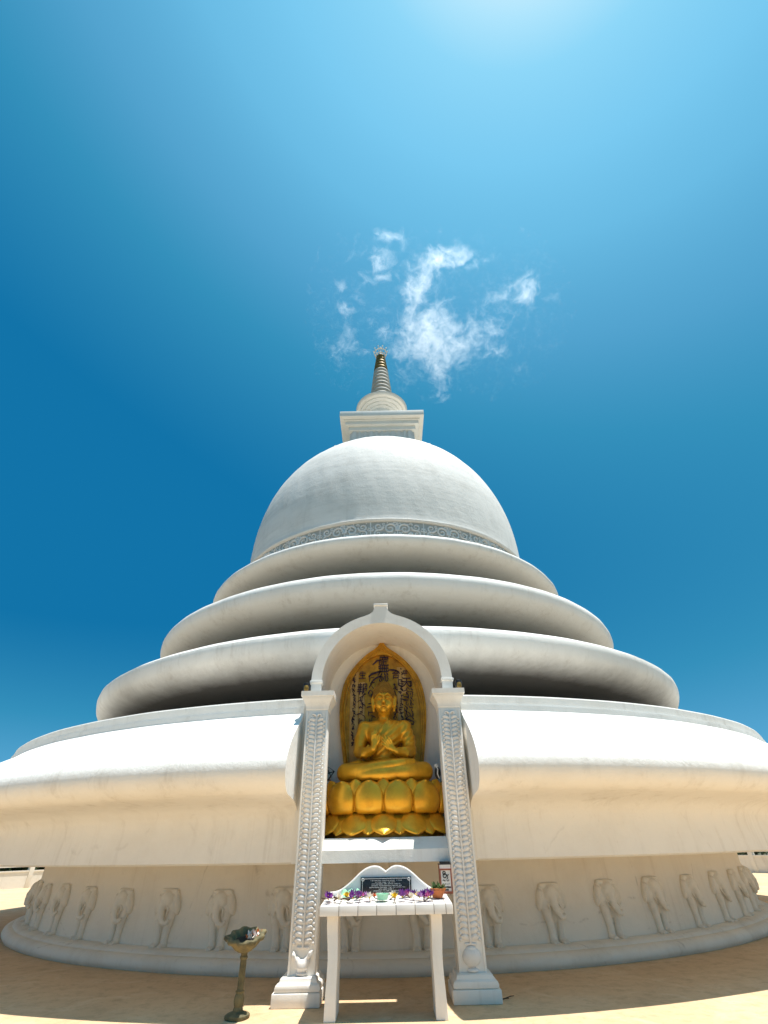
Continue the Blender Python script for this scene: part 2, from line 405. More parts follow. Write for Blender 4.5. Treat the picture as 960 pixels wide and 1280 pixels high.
BAND = [(8.8, 1.23), (9.4, 1.232), (10.0, 1.23), (10.5, 1.228)] + [(10.535, 1.25), (10.535, 1.4), (10.52, 1.6), (10.53, 1.72)] + \
    smoothprof([(10.56, 1.78), (10.68, 1.87), (10.9, 1.92), (11.2, 1.945), (11.42, 1.965), (11.56, 2.03), (11.64, 2.13), (11.655, 2.24), (11.61, 2.36), (11.47, 2.52), (11.25, 2.68), (11.0, 2.83), (10.8, 2.94), (10.64, 3.06)], 4) + \
    [(10.625, 3.07), (10.635, 3.14), (10.635, 3.15), (10.575, 3.155), (10.59, 3.28), (10.58, 3.30), (10.50, 3.312), (9.5, 3.33), (7.6, 3.34)]
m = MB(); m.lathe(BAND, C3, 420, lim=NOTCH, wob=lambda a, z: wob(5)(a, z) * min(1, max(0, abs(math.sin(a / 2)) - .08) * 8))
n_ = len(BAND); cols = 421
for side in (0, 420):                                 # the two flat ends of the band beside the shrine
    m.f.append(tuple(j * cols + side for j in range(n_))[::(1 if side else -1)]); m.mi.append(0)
def darken_top(m, rmax, zmin):  # unseen top faces take the added dark material that dims the bounce
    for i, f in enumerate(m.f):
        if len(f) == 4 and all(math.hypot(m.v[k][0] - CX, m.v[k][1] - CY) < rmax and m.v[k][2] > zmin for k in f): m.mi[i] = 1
darken_top(m, 10.50, 3.305)
m.build('overhanging_band', [M['white'], M['dark_ledge']], pag, smooth=30)

TA = [(6.0, 3.30), (6.0, 3.9), (6.1, 4.05)] + smoothprof([(6.3, 4.10), (7.4, 4.17), (8.3, 4.24), (8.8, 4.34), (9.09, 4.52), (9.19, 4.74), (9.17, 4.92), (9.06, 5.04), (8.84, 5.14), (8.4, 5.25), (7.6, 5.42), (6.9, 5.52)], 5)
TB = [(4.9, 5.45), (4.9, 5.9), (5.0, 6.0)] + smoothprof([(5.3, 6.03), (6.3, 6.09), (7.1, 6.15), (7.55, 6.24), (7.83, 6.42), (7.92, 6.62), (7.90, 6.78), (7.80, 6.88), (7.58, 6.97), (7.2, 7.07), (6.4, 7.25), (5.8, 7.36)], 5)
TC = [(3.8, 7.3), (3.8, 8.1), (3.9, 8.2)] + smoothprof([(4.2, 8.22), (5.2, 8.25), (5.95, 8.29), (6.4, 8.37), (6.62, 8.50), (6.69, 8.64), (6.66, 8.74), (6.58, 8.80), (6.45, 8.84), (6.2, 8.88), (5.6, 8.94)], 5)
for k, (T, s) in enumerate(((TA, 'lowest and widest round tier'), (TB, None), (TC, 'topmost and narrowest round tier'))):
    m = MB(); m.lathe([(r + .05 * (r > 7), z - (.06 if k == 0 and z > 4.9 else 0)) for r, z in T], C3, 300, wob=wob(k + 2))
    darken_top(m, (8.8, 7.5, 6.3)[k], (5.1, 6.9, 8.8)[k])
    o = m.build('round_tier', [M['white'] if k else M['soffit_shade'], M['roof']], pag, smooth=60)
    if s: o['label'] = s

DZ0, DH, DR = 10.6, 6.35, 5.62
def dome_r(z):
    t = max(0, (z - DZ0) / DH); return DR * max(0, 1 - t ** 2.32) ** .5
prof = [(5.66, 8.9), (5.66, 9.18), (5.74, 9.2), (5.75, 9.26), (5.66, 9.28), (5.655, 9.86), (5.74, 9.88), (5.76, 9.93), (5.70, 9.98), (5.635, 10.0)]
prof += [(dome_r(z), z) for z in np.linspace(10.1, 15.6, 40)]
tt = np.linspace(math.acos((15.6 - DZ0) / DH), 0.01, 30)
prof += [(dome_r(DZ0 + DH * math.cos(t)), DZ0 + DH * math.cos(t)) for t in tt[1:]]
m = MB(); m.lathe(prof, C3, 300, wob=wob(9)); dome = m.build('dome', M['dome'], pag, smooth=40)
# carved scroll frieze round the foot of the dome
m = MB(); m.lathe([(5.66, 9.275), (5.667, 9.285), (5.667, 9.855), (5.66, 9.865)], C3, 300, mi=0)
def wrap(pt, a0, r0=5.668):
    u, h, d = pt; a = a0 + u / r0; rr = r0 + d
    return (CX + rr * math.sin(a), CY - rr * math.cos(a), 9.57 + h)
def scroll(cx, cz, rad, turns, a0, sgn, w):
    pts = []; n = int(9 * turns) + 3
    for i in range(n):
        t = i / (n - 1); a = a0 + sgn * t * turns * 2 * math.pi; r = rad * (1 - .86 * t)
        pts.append((cx + r * math.cos(a), cz + r * math.sin(a), .012))
    return pts, [1.35 * w * (1 - .45 * i / (n - 1)) for i in range(n)]
units = 42
for k in range(units):
    a0 = 2 * math.pi * k / units; W = 2 * math.pi * 5.668 / units; f = 1 if k % 2 else -1
    L = [scroll(-.19 * f, .02, .21, 1.5, R(200 if f > 0 else -20), -f, .030), scroll(.17 * f, .10, .15, 1.4, R(180 if f > 0 else 0), f, .026),
         scroll(.20 * f, -.15, .12, 1.3, R(90), -f, .024), scroll(-.02 * f, -.2, .085, 1.2, R(20), f, .022), scroll(-.36 * f, .2, .075, 1.1, R(200), f, .02),
         scroll(-.37 * f, -.2, .075, 1.1, R(100), -f, .02), scroll(.36 * f, .0, .07, 1.1, R(100), -f, .02), scroll(.0, .2, .06, 1.1, R(-40), f, .018)]
    for pts, w in L: m.tube([wrap(p, a0) for p in pts], w, 5, 1)
    m.tube([wrap((W / 2, h, .012), a0) for h in (-.28, -.1, .1, .28)], .022, 5, 1)
    for q in range(9):
        u, h = random.uniform(-.38, .38), random.uniform(-.25, .25)
        m.ball(wrap((u, h, .01), a0), (.028, .028, .022), 6, 4, 1)
m.build('carved_frieze', [M['frieze_ground'], M['carve']], dome, smooth=60)

har = thing('square_turret', (CX, CY, 16.3), None, None); har.parent = pag; har.location = (0, 0, 16.3)
def sq(mb, w, z0, z1, bev=.02): mb.box((CX - w, CY - w, z0), (CX + w, CY + w, z1), 0, bev)
m = MB(); sq(m, 2.22, 16.1, 16.52); m.build('footing', M['white'], har, smooth=30)
m = MB(); sq(m, 1.5, 16.5, 18.12)
for sx, sy, rot in ((0, -1, 0), (1, 0, 1), (0, 1, 0), (-1, 0, 1)):   # pilasters and railing pattern on the four faces
    for u in [-1.36, -1.1, -.82, -.54, -.27, 0, .27, .54, .82, 1.1, 1.36]:
        w = .09 if abs(u) in (1.36, .54) else .05
        for e in ((1.5, 1.56),):
            if rot == 0: m.box((CX + u - w, CY + sy * 1.53 - .045, 16.55), (CX + u + w, CY + sy * 1.53 + .045, 18.02))
            else: m.box((CX + sx * 1.53 - .045, CY + u - w, 16.55), (CX + sx * 1.53 + .045, CY + u + w, 18.02))
m.build('shaft', M['carve'], har, smooth=30)
m = MB(); sq(m, 1.64, 18.04, 18.3); sq(m, 1.8, 18.28, 18.52); sq(m, 1.86, 18.5, 18.6, .01); sq(m, 2.06, 18.585, 18.93)
m.build('cornice', M['shrine'], har, smooth=30)

spire = thing('spire', (CX, CY, 18.9), None, None); spire.parent = pag; spire.location = (0, 0, 18.9)
SC = C3
m = MB(); m.lathe([(.9, 18.9), (.85, 19.3), (.62, 19.6), (.6, 20.6), (.66, 20.75)], SC, 64); m.build('neck', M['shrine'], spire, smooth=40)
m = MB(); m.lathe([(.62, 20.72), (.78, 20.74), (.80, 20.80), (.97, 20.81), (.99, 20.87), (1.16, 20.88), (1.19, 20.95), (1.33, 20.97), (1.40, 21.05), (1.41, 21.14), (1.34, 21.2), (1.1, 21.36), (.85, 21.56), (.66, 21.8), (.60, 21.95)], SC, 96)
m.build('parasol_disc', M['shrine'], spire, smooth=35)
prof = []
for i in range(8):
    t0 = i / 8; z0 = 21.9 + 2.6 * t0; h = 2.6 / 8; r0 = .63 - .23 * t0
    prof += [(r0 * .86, z0), (r0 * .98, z0 + .06), (r0 * 1.03, z0 + h * .45), (r0 * .97, z0 + h * .78), (r0 * .84, z0 + h * .9)]
m = MB(); m.lathe(prof + [(.36, 24.5)], SC, 64); m.build('ringed_cone', M['spire'], spire, smooth=50)
prof = []
for i in range(5):
    t0 = i / 5; z0 = 24.48 + 1.5 * t0; h = .3; r0 = .40 - .17 * t0
    prof += [(r0 * .8, z0), (r0, z0 + .07), (r0 * 1.04, z0 + .16), (r0 * .95, z0 + .24), (r0 * .78, z0 + .28)]
m = MB(); m.lathe(prof + [(.16, 25.98), (.1, 26.0)], SC, 48); m.build('gilded_tip', M['brass'], spire, smooth=50)
m = MB()
for z, r, w in ((26.0, .30, .028), (26.28, .37, .03)):
    m.tube([(CX + r * math.cos(a), CY + r * math.sin(a), z) for a in np.linspace(0, 2 * math.pi, 33)], w, 6)
for k in range(10):
    a = 2 * math.pi * k / 10; c_, s_ = math.cos(a), math.sin(a)
    m.tube([(CX + .12 * c_, CY + .12 * s_, 25.95), (CX + .3 * c_, CY + .3 * s_, 26.0), (CX + .37 * c_, CY + .37 * s_, 26.28), (CX + .43 * c_, CY + .43 * s_, 26.46)], .022, 5)
    m.ball((CX + .43 * c_, CY + .43 * s_, 26.48), .045, 6, 5)
m.tube([(CX, CY, 25.95), (CX, CY, 26.75)], [.06, .03], 6); m.ball((CX, CY, 26.8), .09, 8, 6)
m.build('crown', M['shrine'], spire, smooth=50)

# ------------------------------------------------------------------ the shrine niche
shr = thing('shrine_niche', (NX, 7.6, 0), 'white arched shrine with two carved pillars in front of the pagoda, sheltering a golden statue', 'shrine')
def arc(r, zc, zb, n=40, sx=0.0):
    pts = [(NX - r, zb), (NX - r, zc)] + [(NX + r * math.cos(math.pi - math.pi * i / n), zc + r * math.sin(math.pi * i / n)) for i in range(1, n)] + [(NX + r, zc), (NX + r, zb)]
    return pts
SPR = 3.5
m = MB()
for s in (-1, 1):
    xs = sorted((NX + s * .93, NX + s * 1.215)); m.box((xs[0], 7.62, 1.236), (xs[1], 10.4, 3.32))
m.ring(arc(1.05, SPR, 3.3), arc(.93, SPR, 3.3), 7.6, 10.4)
m.prism(arc(.935, SPR, 1.3), 8.5, 10.3)
m.build('niche_wall', M['shrine'], shr, smooth=35)
# arch face: band with small finial
def arch_outer(n=60):
    pts = []
    for x, z in arc(1.09, SPR, 3.29, n):
        u = abs(x - NX)
        if z > SPR and u < .30:
            t = 1 - u / .30
            z = max(z, z + .035 * t)
            if u < .105: z = 4.76
            elif u < .22: z = z + .06 * ((.22 - u) / .115) ** 2
        pts.append((x, z))
    return pts
ao = arch_outer(80); ai = arc(.93, SPR, 3.29, 80)
m = MB(); m.ring(ao, ai, 7.46, 7.64)
for s in (-1, 1):
    xs = sorted((NX + s * .915, NX + s * 1.11)); m.box((xs[0], 7.44, 3.475), (xs[1], 7.655, 3.512), 0, .008)
m.box((NX - .12, 7.445, 4.735), (NX + .12, 7.655, 4.775), 0, .008)
m.build('arch', M['shrine'], shr, smooth=30)
# sill
m = MB(); pr = [(8.55, 1.235), (7.43, 1.235), (7.43, 1.368), (7.60, 1.497), (7.64, 1.50), (8.55, 1.50)]
x0, x1 = NX - .86, NX + .86
m.add([(x0, y, z) for y, z in pr] + [(x1, y, z) for y, z in pr], [tuple(range(6)), tuple(range(6, 12))[::-1]] + [(i, i + 6, (i + 1) % 6 + 6, (i + 1) % 6) for i in range(6)])
m.build('sill', M['shrine'], shr, smooth=20)

def leafshape(mb, cx, z, s, yf, w=.118, h=.062):
    """one curled leaf of the carved scroll, bulging out of the pillar face"""
    vs = []; fs = []; nu, nv = 7, 5
    for i in range(nu):
        u = i / (nu - 1)
        for j in range(nv):
            v = j / (nv - 1) * 2 - 1
            ww = h * .5 * (math.sin(math.pi * (.18 + .8 * u)) ** .6)
            x = cx + s * (.012 + u * w); zz = z + .018 * math.sin(u * 2.6) + v * ww - .012 * u
            y = yf - .030 * math.sin(math.pi * min(1, .15 + u * .9)) * (1 - .75 * v * v) - .012 * u * (v > 0)
            vs.append((x, y, zz))
    for i in range(nu - 1):
        for j in range(nv - 1): fs.append((i * nv + j, (i + 1) * nv + j, (i + 1) * nv + j + 1, i * nv + j + 1))
    mb.add(vs, fs); mb.ball((cx + s * (w + .004), yf - .004, z - .012), (.02, .018, .018), 7, 5)

def pillar(cx, dx):
    p = thing('pillar', (cx, 7.45, 0), None, None); p.parent = shr; p.location = (cx - NX, 7.45 - 7.6, 0)
    yf = 7.3
    m = MB(); m.box((cx - .155, yf, .2), (cx + .155, 7.63, 3.06), 0, .008)
    for s in (-1, 1): m.box((cx + s * .143 - .014, yf - .012, .225), (cx + s * .143 + .014, yf + .02, 3.03), 0, .005)
    m.build('shaft', M['shrine'], p, smooth=30)
    m = MB(); m.box((cx + dx - .265, yf - .13, 0), (cx + dx + .265, 7.72, .115), 0, .01)
    bm_ = [(.225, .112), (.245, .125), (.25, .15), (.24, .175), (.21, .19), (.205, .2), (.2, .222), (.185, .232)]
    vs = []; 
    for r, z in bm_:
        for sx, sy in ((-1, -1), (1, -1), (1, 1), (-1, 1)): vs.append((cx + dx * .7 + sx * r, 7.43 + sy * (r + .0), z))
    fs = [(j * 4 + i, j * 4 + (i + 1) % 4, (j + 1) * 4 + (i + 1) % 4, (j + 1) * 4 + i) for j in range(len(bm_) - 1) for i in range(4)] + [(0, 1, 2, 3), tuple(4 * (len(bm_) - 1) + i for i in range(4))]
    m.add(vs, fs); m.build('plinth', M['shrine'], p, smooth=35)
    cp = [(.158, 3.045), (.165, 3.06), (.165, 3.08), (.17, 3.10), (.185, 3.14), (.205, 3.175), (.222, 3.20), (.226, 3.215), (.226, 3.225), (.24, 3.228), (.24, 3.298)]
    vs = []
    for r, z in cp:
        for sx, sy in ((-1, -1), (1, -1), (1, 1), (-1, 1)): vs.append((cx + sx * r, 7.46 + sy * (r + .005), z))
    n = len(cp); fs = [(j * 4 + i, j * 4 + (i + 1) % 4, (j + 1) * 4 + (i + 1) % 4, (j + 1) * 4 + i) for j in range(n - 1) for i in range(4)] + [(0, 1, 2, 3)[::-1], tuple(4 * (n - 1) + i for i in range(4))]
    m = MB(); m.add(vs, fs); m.build('capital', M['shrine'], p, smooth=25)
    m = MB(); m.box((cx - .011, yf - .026, .47), (cx + .011, yf + .01, 2.98), 0, .005)
    k = 0; z = .52
    while z < 2.93:
        for s in (-1, 1): leafshape(m, cx, z + .003 * random.uniform(-1, 1), s, yf, .105 + .004 * random.uniform(-1, 1))
        z += .0555
    for s in (-1, 1):
        m.tube([(cx, yf - .01, 2.955), (cx + s * .03, yf - .02, 2.985), (cx + s * .062, yf - .02, 2.985), (cx + s * .07, yf - .018, 2.962), (cx + s * .05, yf - .018, 2.95)], [.014, .013, .012, .011, .01], 6)
    m.build('leaf_carving', M['carve'], p, smooth=50)
    s = SDF((-.16, -.1, -.02), (.16, .06, .28), .006)
    s.ell((0, 0, .02), (.066, .05, .022), .004)
    if cx < 0:                                            # goblet with two spread leaves
        s.caps((0, 0, .045), (0, 0, .07), .04, .06, .006); s.chain([(-.03, 0, .085), (-.055, 0, .125)], [.045, .042], .02); s.chain([(.03, 0, .085), (.055, 0, .125)], [.045, .042], .02); s.ell((0, 0, .10), (.07, .05, .04), .02)
        s.chain([(-.075, -.02, .14), (-.098, -.025, .175), (-.10, -.02, .20)], [.02, .022, .012], .006)
        for q in range(3): s.chain([(.04 + .01 * q, -.02, .135 + .012 * q), (.085, -.035, .165 + .014 * q), (.108, -.025, .178 + .016 * q)], [.012, .014, .01], .006)
    else:                                                 # round pot
        s.ell((0, 0, .13), (.108, .07, .085), .006); s.ell((0, 0, .205), (.06, .045, .018), .006)
    s.caps((-.062, -.008, .238), (.062, -.008, .238), .012, .012, .002)
    mm = s.mb((cx, yf, .232)); mm.build('vase_carving', M['carve'], p, smooth=60, fixn=False)
    return p
pillar(-1.035, -.03); pillar(.89, .01)

# golden back panel with the inscription
def ogee(sc=1.0, dz=0.0, apex=True):
    half = [(.58, 2.0), (.60, 2.2), (.64, 2.5), (.70, 2.9), (.73, 3.25), (.715, 3.5), (.655, 3.75), (.56, 3.92), (.43, 4.08), (.27, 4.225), (.13, 4.32), (.05, 4.40), (0, 4.49)]
    if not apex: half = half[:9] + [(.29, 4.185), (.14, 4.25), (.05, 4.27), (0, 4.275)]
    h = smoothprof(half, 4)
    return [(NX - x * sc, z + dz) for x, z in h] + [(NX + x * sc, z + dz) for x, z in h[::-1][1:]]
pan = thing('back_panel', (NX, 8.48, 2.0), None, None); pan.parent = shr; pan.location = (0, 8.48 - 7.6, 2.0)
og = ogee(1.0, 0, True); inn = ogee(.87, -.06, False)
m = MB(); m.ring(og, inn, 8.40, 8.51); mid = [((a[0] * .45 + b[0] * .55), (a[1] * .45 + b[1] * .55)) for a, b in zip(og, inn)]
m.tube([(x, 8.40, z) for x, z in mid], .022, 6); m.build('frame', M['gold_deep'], pan, smooth=35)
m = MB(); m.prism(ogee(.885, -.05, False), 8.465, 8.507); m.build('panel', M['gold_deep'], pan, smooth=30)
m = MB()
for x, z0, z1, w in ((-.49, 2.3, 3.93, .07), (.335, 3.55, 4.0, .075), (-.36, 2.3, 3.75, .05), (.30, 2.3, 3.55, .05)):
    m.box((NX + x - w, 8.452, z0), (NX + x + w, 8.468, z1), 0, .004)
m.build('scroll_strip', M['gold_light'], pan, smooth=30)
m = MB()
def glyph(ch, x, z, size, shear=0.0, tall=1.0, yy=8.443):
    vs, fs = text_mesh(ch, size, .006, .0015)
    m.add([(NX + x + v.x + shear * v.y, yy - v.z, z + v.y * tall) for v in vs], fs)
for ch, x, z, sz in (('南', .03, 4.13, .23), ('無', .02, 3.945, .24), ('妙', .02, 3.77, .21)): glyph(ch, x, z, sz * .88, .12, 1.1)
for ch, x, z, sz in (('生', -.35, 3.86, .13), ('報', -.35, 3.62, .19), ('合', .24, 3.86, .15), ('口', .31, 3.74, .09), ('天', .42, 3.72, .17), ('平', .40, 3.88, .10)): glyph(ch, x, z, sz, .1, 1.1)
def stroke(x, z, L, ang, w):
    d = Vector((math.cos(ang), 0, math.sin(ang))); n = Vector((-d.z, 0, d.x)); P = []
    k = 5
    for i in range(k):
        t = i / (k - 1); c = Vector((NX + x, 8.44, z)) + d * (L * (t - .5)) + n * (.15 * L * math.sin(t * 3.1) * random.choice((.6, 1)))
        P.append((c, w * (.35 + math.sin(math.pi * (.15 + .75 * t)))))
    vs = [p + n * q for p, q in P] + [p - n * q for p, q in P]
    m.add(vs + [v + Vector((0, .006, 0)) for v in vs], [(i, i + 1, k + i + 1, k + i) for i in range(k - 1)] + [(2 * k + i, 3 * k + i, 3 * k + i + 1, 2 * k + i + 1) for i in range(k - 1)])
stroke(-.08, 4.09, .2, R(25), .012); stroke(-.13, 3.88, .24, R(22), .013); stroke(.2, 3.93, .2, R(-10), .012); stroke(-.1, 3.8, .2, R(30), .011)
for (x, z0, z1, dz, w) in ((-.49, 2.75, 3.9, .038, .05), (-.20, 3.0, 3.8, .07, .07), (-.36, 2.75, 3.5, .06, .08), (.22, 3.0, 3.7, .06, .07), (.42, 2.7, 3.62, .05, .08), (.50, 3.0, 3.75, .045, .04), (.31, 2.9, 3.66, .055, .06), (.345, 3.6, 3.96, .05, .03)):
    z = z1
    while z > z0:
        for q in range(2): stroke(x + random.uniform(-.5, .5) * w, z + random.uniform(-.02, .02), random.uniform(.5, 1.3) * w, R(random.choice((70, 95, 20, -15, 120, -50)) + random.uniform(-15, 15)), random.uniform(.004, .008))
        z -= dz
m.build('inscription', M['ink'], pan, smooth=0, fixn=False)

# ------------------------------------------------------------------ lotus pedestal
LCX, LCY = NX, 8.08
lot = thing('lotus_pedestal', (LCX, LCY, 1.5), 'golden lotus pedestal of large rounded petals on the shrine sill under the statue', 'pedestal')
def ellp(a, b, t): return (LCX + a * math.sin(t), LCY - b * math.cos(t))
def ell_loft(mb, prof, n=96):
    vs = []
    for (e, z) in prof:
        for i in range(n):
            x, y = ellp(.86 + e, .38 + e, 2 * math.pi * i / n); vs.append((x, y, z))
    fs = [(j * n + i, j * n + (i + 1) % n, (j + 1) * n + (i + 1) % n, (j + 1) * n + i) for j in range(len(prof) - 1) for i in range(n)]
    fs += [tuple(range(n))[::-1], tuple((len(prof) - 1) * n + i for i in range(n))]; mb.add(vs, fs)
m = MB(); ell_loft(m, [(-.02, 1.502), (-.02, 1.56), (-.05, 1.68), (-.085, 1.76), (-.085, 1.80), (-.03, 1.86), (-.01, 2.0), (-.035, 2.12), (-.06, 2.17), (-.14, 2.185)])
m.build('core', M['gold_deep'], lot, smooth=40)
def arcparam(a, b, n=720):
    ts = np.linspace(0, 2 * math.pi, n + 1); P = np.array([ellp(a, b, t) for t in ts]); L = np.r_[0, np.cumsum(np.hypot(*np.diff(P, axis=0).T))]
    return ts, L
def petal_mesh(t0, a, b, W, prof, zfun, name, tipcurl=0.0, n=13):
    """prof: list of (v, halfwidth factor, outward offset, z)"""
    ts, L = arcparam(a, b); Lt = L[-1]; l0 = np.interp(t0 % (2 * math.pi), ts, L); mb = MB(); vs = []
    for (hw, out, z) in prof:
        for i in range(n):
            u = i / (n - 1) * 2 - 1; l = (l0 + u * hw * W / 2) % Lt; t = np.interp(l, L, ts)
            x, y = ellp(a, b, t); nx, ny = math.sin(t) * b, -math.cos(t) * a; q = math.hypot(nx, ny); nx /= q; ny /= q
            o = out + .045 * (1 - u * u) ** .7 * (1 if out > -.5 else 1)
            vs.append((x + nx * o, y + ny * o, z + .0 * u))
    mb.add(vs, [(j * n + i, j * n + i + 1, (j + 1) * n + i + 1, (j + 1) * n + i) for j in range(len(prof) - 1) for i in range(n - 1)])
    return mb
UP = [(.80, -.035, 1.775), (.90, .0, 1.80), (.97, .035, 1.85), (1.0, .05, 1.92), (.985, .05, 1.99), (.92, .04, 2.05), (.80, .022, 2.10), (.62, .004, 2.135), (.40, -.006, 2.155), (.20, .0, 2.166), (.06, .008, 2.172)]
UPB = [(.8, -.05, 1.8), (.95, -.01, 1.9), (1.0, 0, 2.0), (.95, 0, 2.07), (.75, -.01, 2.13), (.5, -.02, 2.165), (.25, -.025, 2.182), (.05, -.02, 2.19)]
LO = [(.90, -.075, 1.79), (.97, -.05, 1.74), (1.0, -.01, 1.69), (.97, .03, 1.645), (.88, .065, 1.605), (.7, .095, 1.575), (.45, .115, 1.552), (.2, .13, 1.535), (.04, .138, 1.527)]
LOB = [(.9, -.07, 1.76), (.95, -.03, 1.68), (.85, .02, 1.62), (.6, .06, 1.575), (.35, .08, 1.55), (.1, .095, 1.535), (.02, .1, 1.53)]
a, b = .86, .38; ts, L = arcparam(a, b); Lt = L[-1]; NP = 10; W = Lt / NP
for k in range(NP):
    for off, pr, w, mt in ((.5, UP, W * .985, 'gold'), (0, UPB, W * .7, 'gold'), (.0, LO, W * .98, 'gold'), (.5, LOB, W * .75, 'gold')):
        l = (k + off) * W; t = np.interp(l % Lt, L, ts)
        if math.cos(t) < -.35: continue                  # the back of the pedestal is built into the niche wall
        petal_mesh(t, a, b, w, pr, None, 'petal').build('petal', M[mt], lot, smooth=60, solid=.016, fixn=True)

# ------------------------------------------------------------------ the statue
BX, BY, BZ = -.07, 8.10, 2.178
bud = thing('buddha_statue', (BX, BY, BZ), 'golden seated Buddha statue with hands before its chest, on a lotus pedestal in the shrine', 'statue')
s = SDF((-.80, -.52, -.03), (.80, .36, 1.58), .0088)
s.ell((0, .08, .16), (.36, .26, .18), .05)
s.ell((0, .10, .46), (.195, .15, .33), .04); s.ell((0, .085, .68), (.285, .175, .21), .06)
s.caps((-.275, .10, .785), (.275, .10, .785), .085, .085, .09)
s.caps((0, .095, .80), (0, .09, 1.0), .088, .076, .05)
for z in (.905, .935, .965): s.ell((0, .088, z), (.088, .088, .011), .010)
s.ell((0, .085, 1.225), (.165, .185, .215), .03); s.ell((0, .02, 1.09), (.128, .135, .13), .06); s.ell((0, -.085, 1.005), (.05, .04, .035), .04)
for q in (-1, 1):
    s.ell((q * .085, -.06, 1.10), (.055, .045, .06), .05)                                   # cheeks
    s.chain([(q * .020, -.122, 1.228), (q * .06, -.118, 1.258), (q * .118, -.080, 1.238)], [.012, .013, .008], .010)   # brows
    s.ell((q * .064, -.106, 1.200), (.042, .026, .021), .004)                                 # lids
    s.chain([(q * .022, -.125, 1.19), (q * .062, -.129, 1.183), (q * .108, -.094, 1.192)], [.005, .007, .005], .004)
    s.ell((q * .022, -.145, 1.118), (.018, .02, .014), .012)
    s.chain([(q * .168, .085, 1.26), (q * .182, .07, 1.21), (q * .178, .06, 1.12), (q * .165, .055, 1.03)], [.026, .032, .026, .02], .02)   # long ears
s.chain([(0, -.118, 1.235), (0, -.155, 1.165), (0, -.178, 1.128)], [.015, .020, .026], .010)
s.chain([(-.052, -.108, 1.066), (-.02, -.128, 1.072), (.02, -.128, 1.072), (.052, -.108, 1.066)], [.008, .015, .015, .008], .004)
s.chain([(-.036, -.114, 1.036), (0, -.13, 1.03), (.036, -.114, 1.036)], [.009, .017, .009], .004)
s.ell((0, .10, 1.38), (.10, .105, .07), .05)                                                 # ushnisha under the hair
for q in (-1, 1):
    s.chain([(q * .325, .10, .785), (q * .375, .09, .60), (q * .395, .05, .43)], [.098, .092, .085], .04)
s.chain([(-.395, .05, .43), (-.29, -.10, .395), (-.165, -.215, .43)], [.086, .072, .05], .03)
s.chain([(.395, .05, .43), (.30, -.10, .38), (.185, -.205, .385)], [.086, .072, .05], .03)
# his right hand (left in the picture), held upright
s.caps((-.165, -.215, .43), (-.15, -.225, .47), .046, .044, .02); s.ell((-.148, -.232, .515), (.05, .03, .062), .02)
for i, (x0, x1, z1) in enumerate(((-.186, -.182, .655), (-.16, -.150, .685), (-.134, -.118, .68), (-.110, -.075, .625))):
    s.chain([(x0, -.238, .55), ((x0 + x1) / 2, -.25, (.55 + z1) / 2 + .01), (x1, -.238, z1)], [.0165, .0155, .0115], .006)
s.chain([(-.108, -.225, .48), (-.08, -.255, .535), (-.066, -.262, .585), (-.074, -.255, .615)], [.019, .018, .016, .012], .008)
# his left hand, pointing up to the right one
s.caps((.185, -.205, .385), (.15, -.225, .405), .046, .044, .02); s.ell((.105, -.24, .435), (.062, .03, .05), .02, Matrix.Rotation(R(38), 3, 'Y'))
for i, (p0, p1) in enumerate((((.095, .488), (.0, .61)), ((.072, .470), (-.03, .59)), ((.055, .448), (-.04, .55)), ((.045, .422), (-.035, .495)))):
    s.chain([(p0[0], -.25, p0[1]), ((p0[0] + p1[0]) / 2 + .006, -.268, (p0[1] + p1[1]) / 2), (p1[0], -.26, p1[1])], [.0165, .0155, .0115], .006)
s.chain([(.13, -.235, .475), (.10, -.26, .545), (.06, -.268, .60)], [.019, .017, .012], .008)
# folded legs
for q in (-1, 1):
    s.chain([(q * .16, .06, .12), (q * .40, -.06, .13), (q * .585, -.12, .125)], [.17, .155, .128], .05)
s.ell((0, -.08, .05), (.50, .24, .09), .03)
s.curve([(.585, -.12, .12), (.30, -.28, .105), (-.02, -.355, .08), (-.30, -.30, .07), (-.46, -.20, .07)], [.122, .10, .076, .06, .05], .035)
s.curve([(-.585, -.12, .12), (-.30, -.27, .135), (.05, -.345, .185), (.28, -.31, .225)], [.122, .10, .08, .06], .012)
s.chain([(.20, -.32, .215), (.33, -.285, .235), (.43, -.25, .25)], [.056, .048, .032], .02)
for i in range(5): s.ell((.435 - .006 * i, -.262 + .018 * i, .253 - .004 * i), (.018, .012, .012), .006)
# robe: a second skin over the left shoulder and the legs, with a hem and long folds
_, (X, Y, Z) = s.sub(s.lo, s.lo + s.res * (s.n - 1))
u = .79 * X - .61 * Z + .50 + .25 * np.clip(Y, -.2, .3) ** 2
robe = np.maximum(np.maximum(-u, Z - .88), .33 - Z)
hand = (Y < -.16) & (Z > .33)
folds = .005 * np.sin(62 * (u + .10 * np.sin(6 * Z))) * np.clip((Z - .34) / .06, 0, 1)
skin2 = np.maximum(s.f - .012 - folds.astype(np.float32), np.where(hand, 1, robe))
s.f = np.minimum(s.f, skin2)
hem = np.maximum(s.f - .008, np.abs(u - .012) - .012); hem = np.where(hand | (Z < .3) | (Z > .9), 1, hem); s.f = np.minimum(s.f, hem).astype(np.float32)
for rnd in range(1):
    f = s.f; g = f.copy(); g[1:-1, 1:-1, 1:-1] = (f[1:-1, 1:-1, 1:-1] * 6 + f[:-2, 1:-1, 1:-1] + f[2:, 1:-1, 1:-1] + f[1:-1, :-2, 1:-1] + f[1:-1, 2:, 1:-1] + f[1:-1, 1:-1, :-2] + f[1:-1, 1:-1, 2:]) / 12; s.f = g
s.mb((BX, BY, BZ)).build('body', M['gold'], bud, smooth=80, fixn=False)
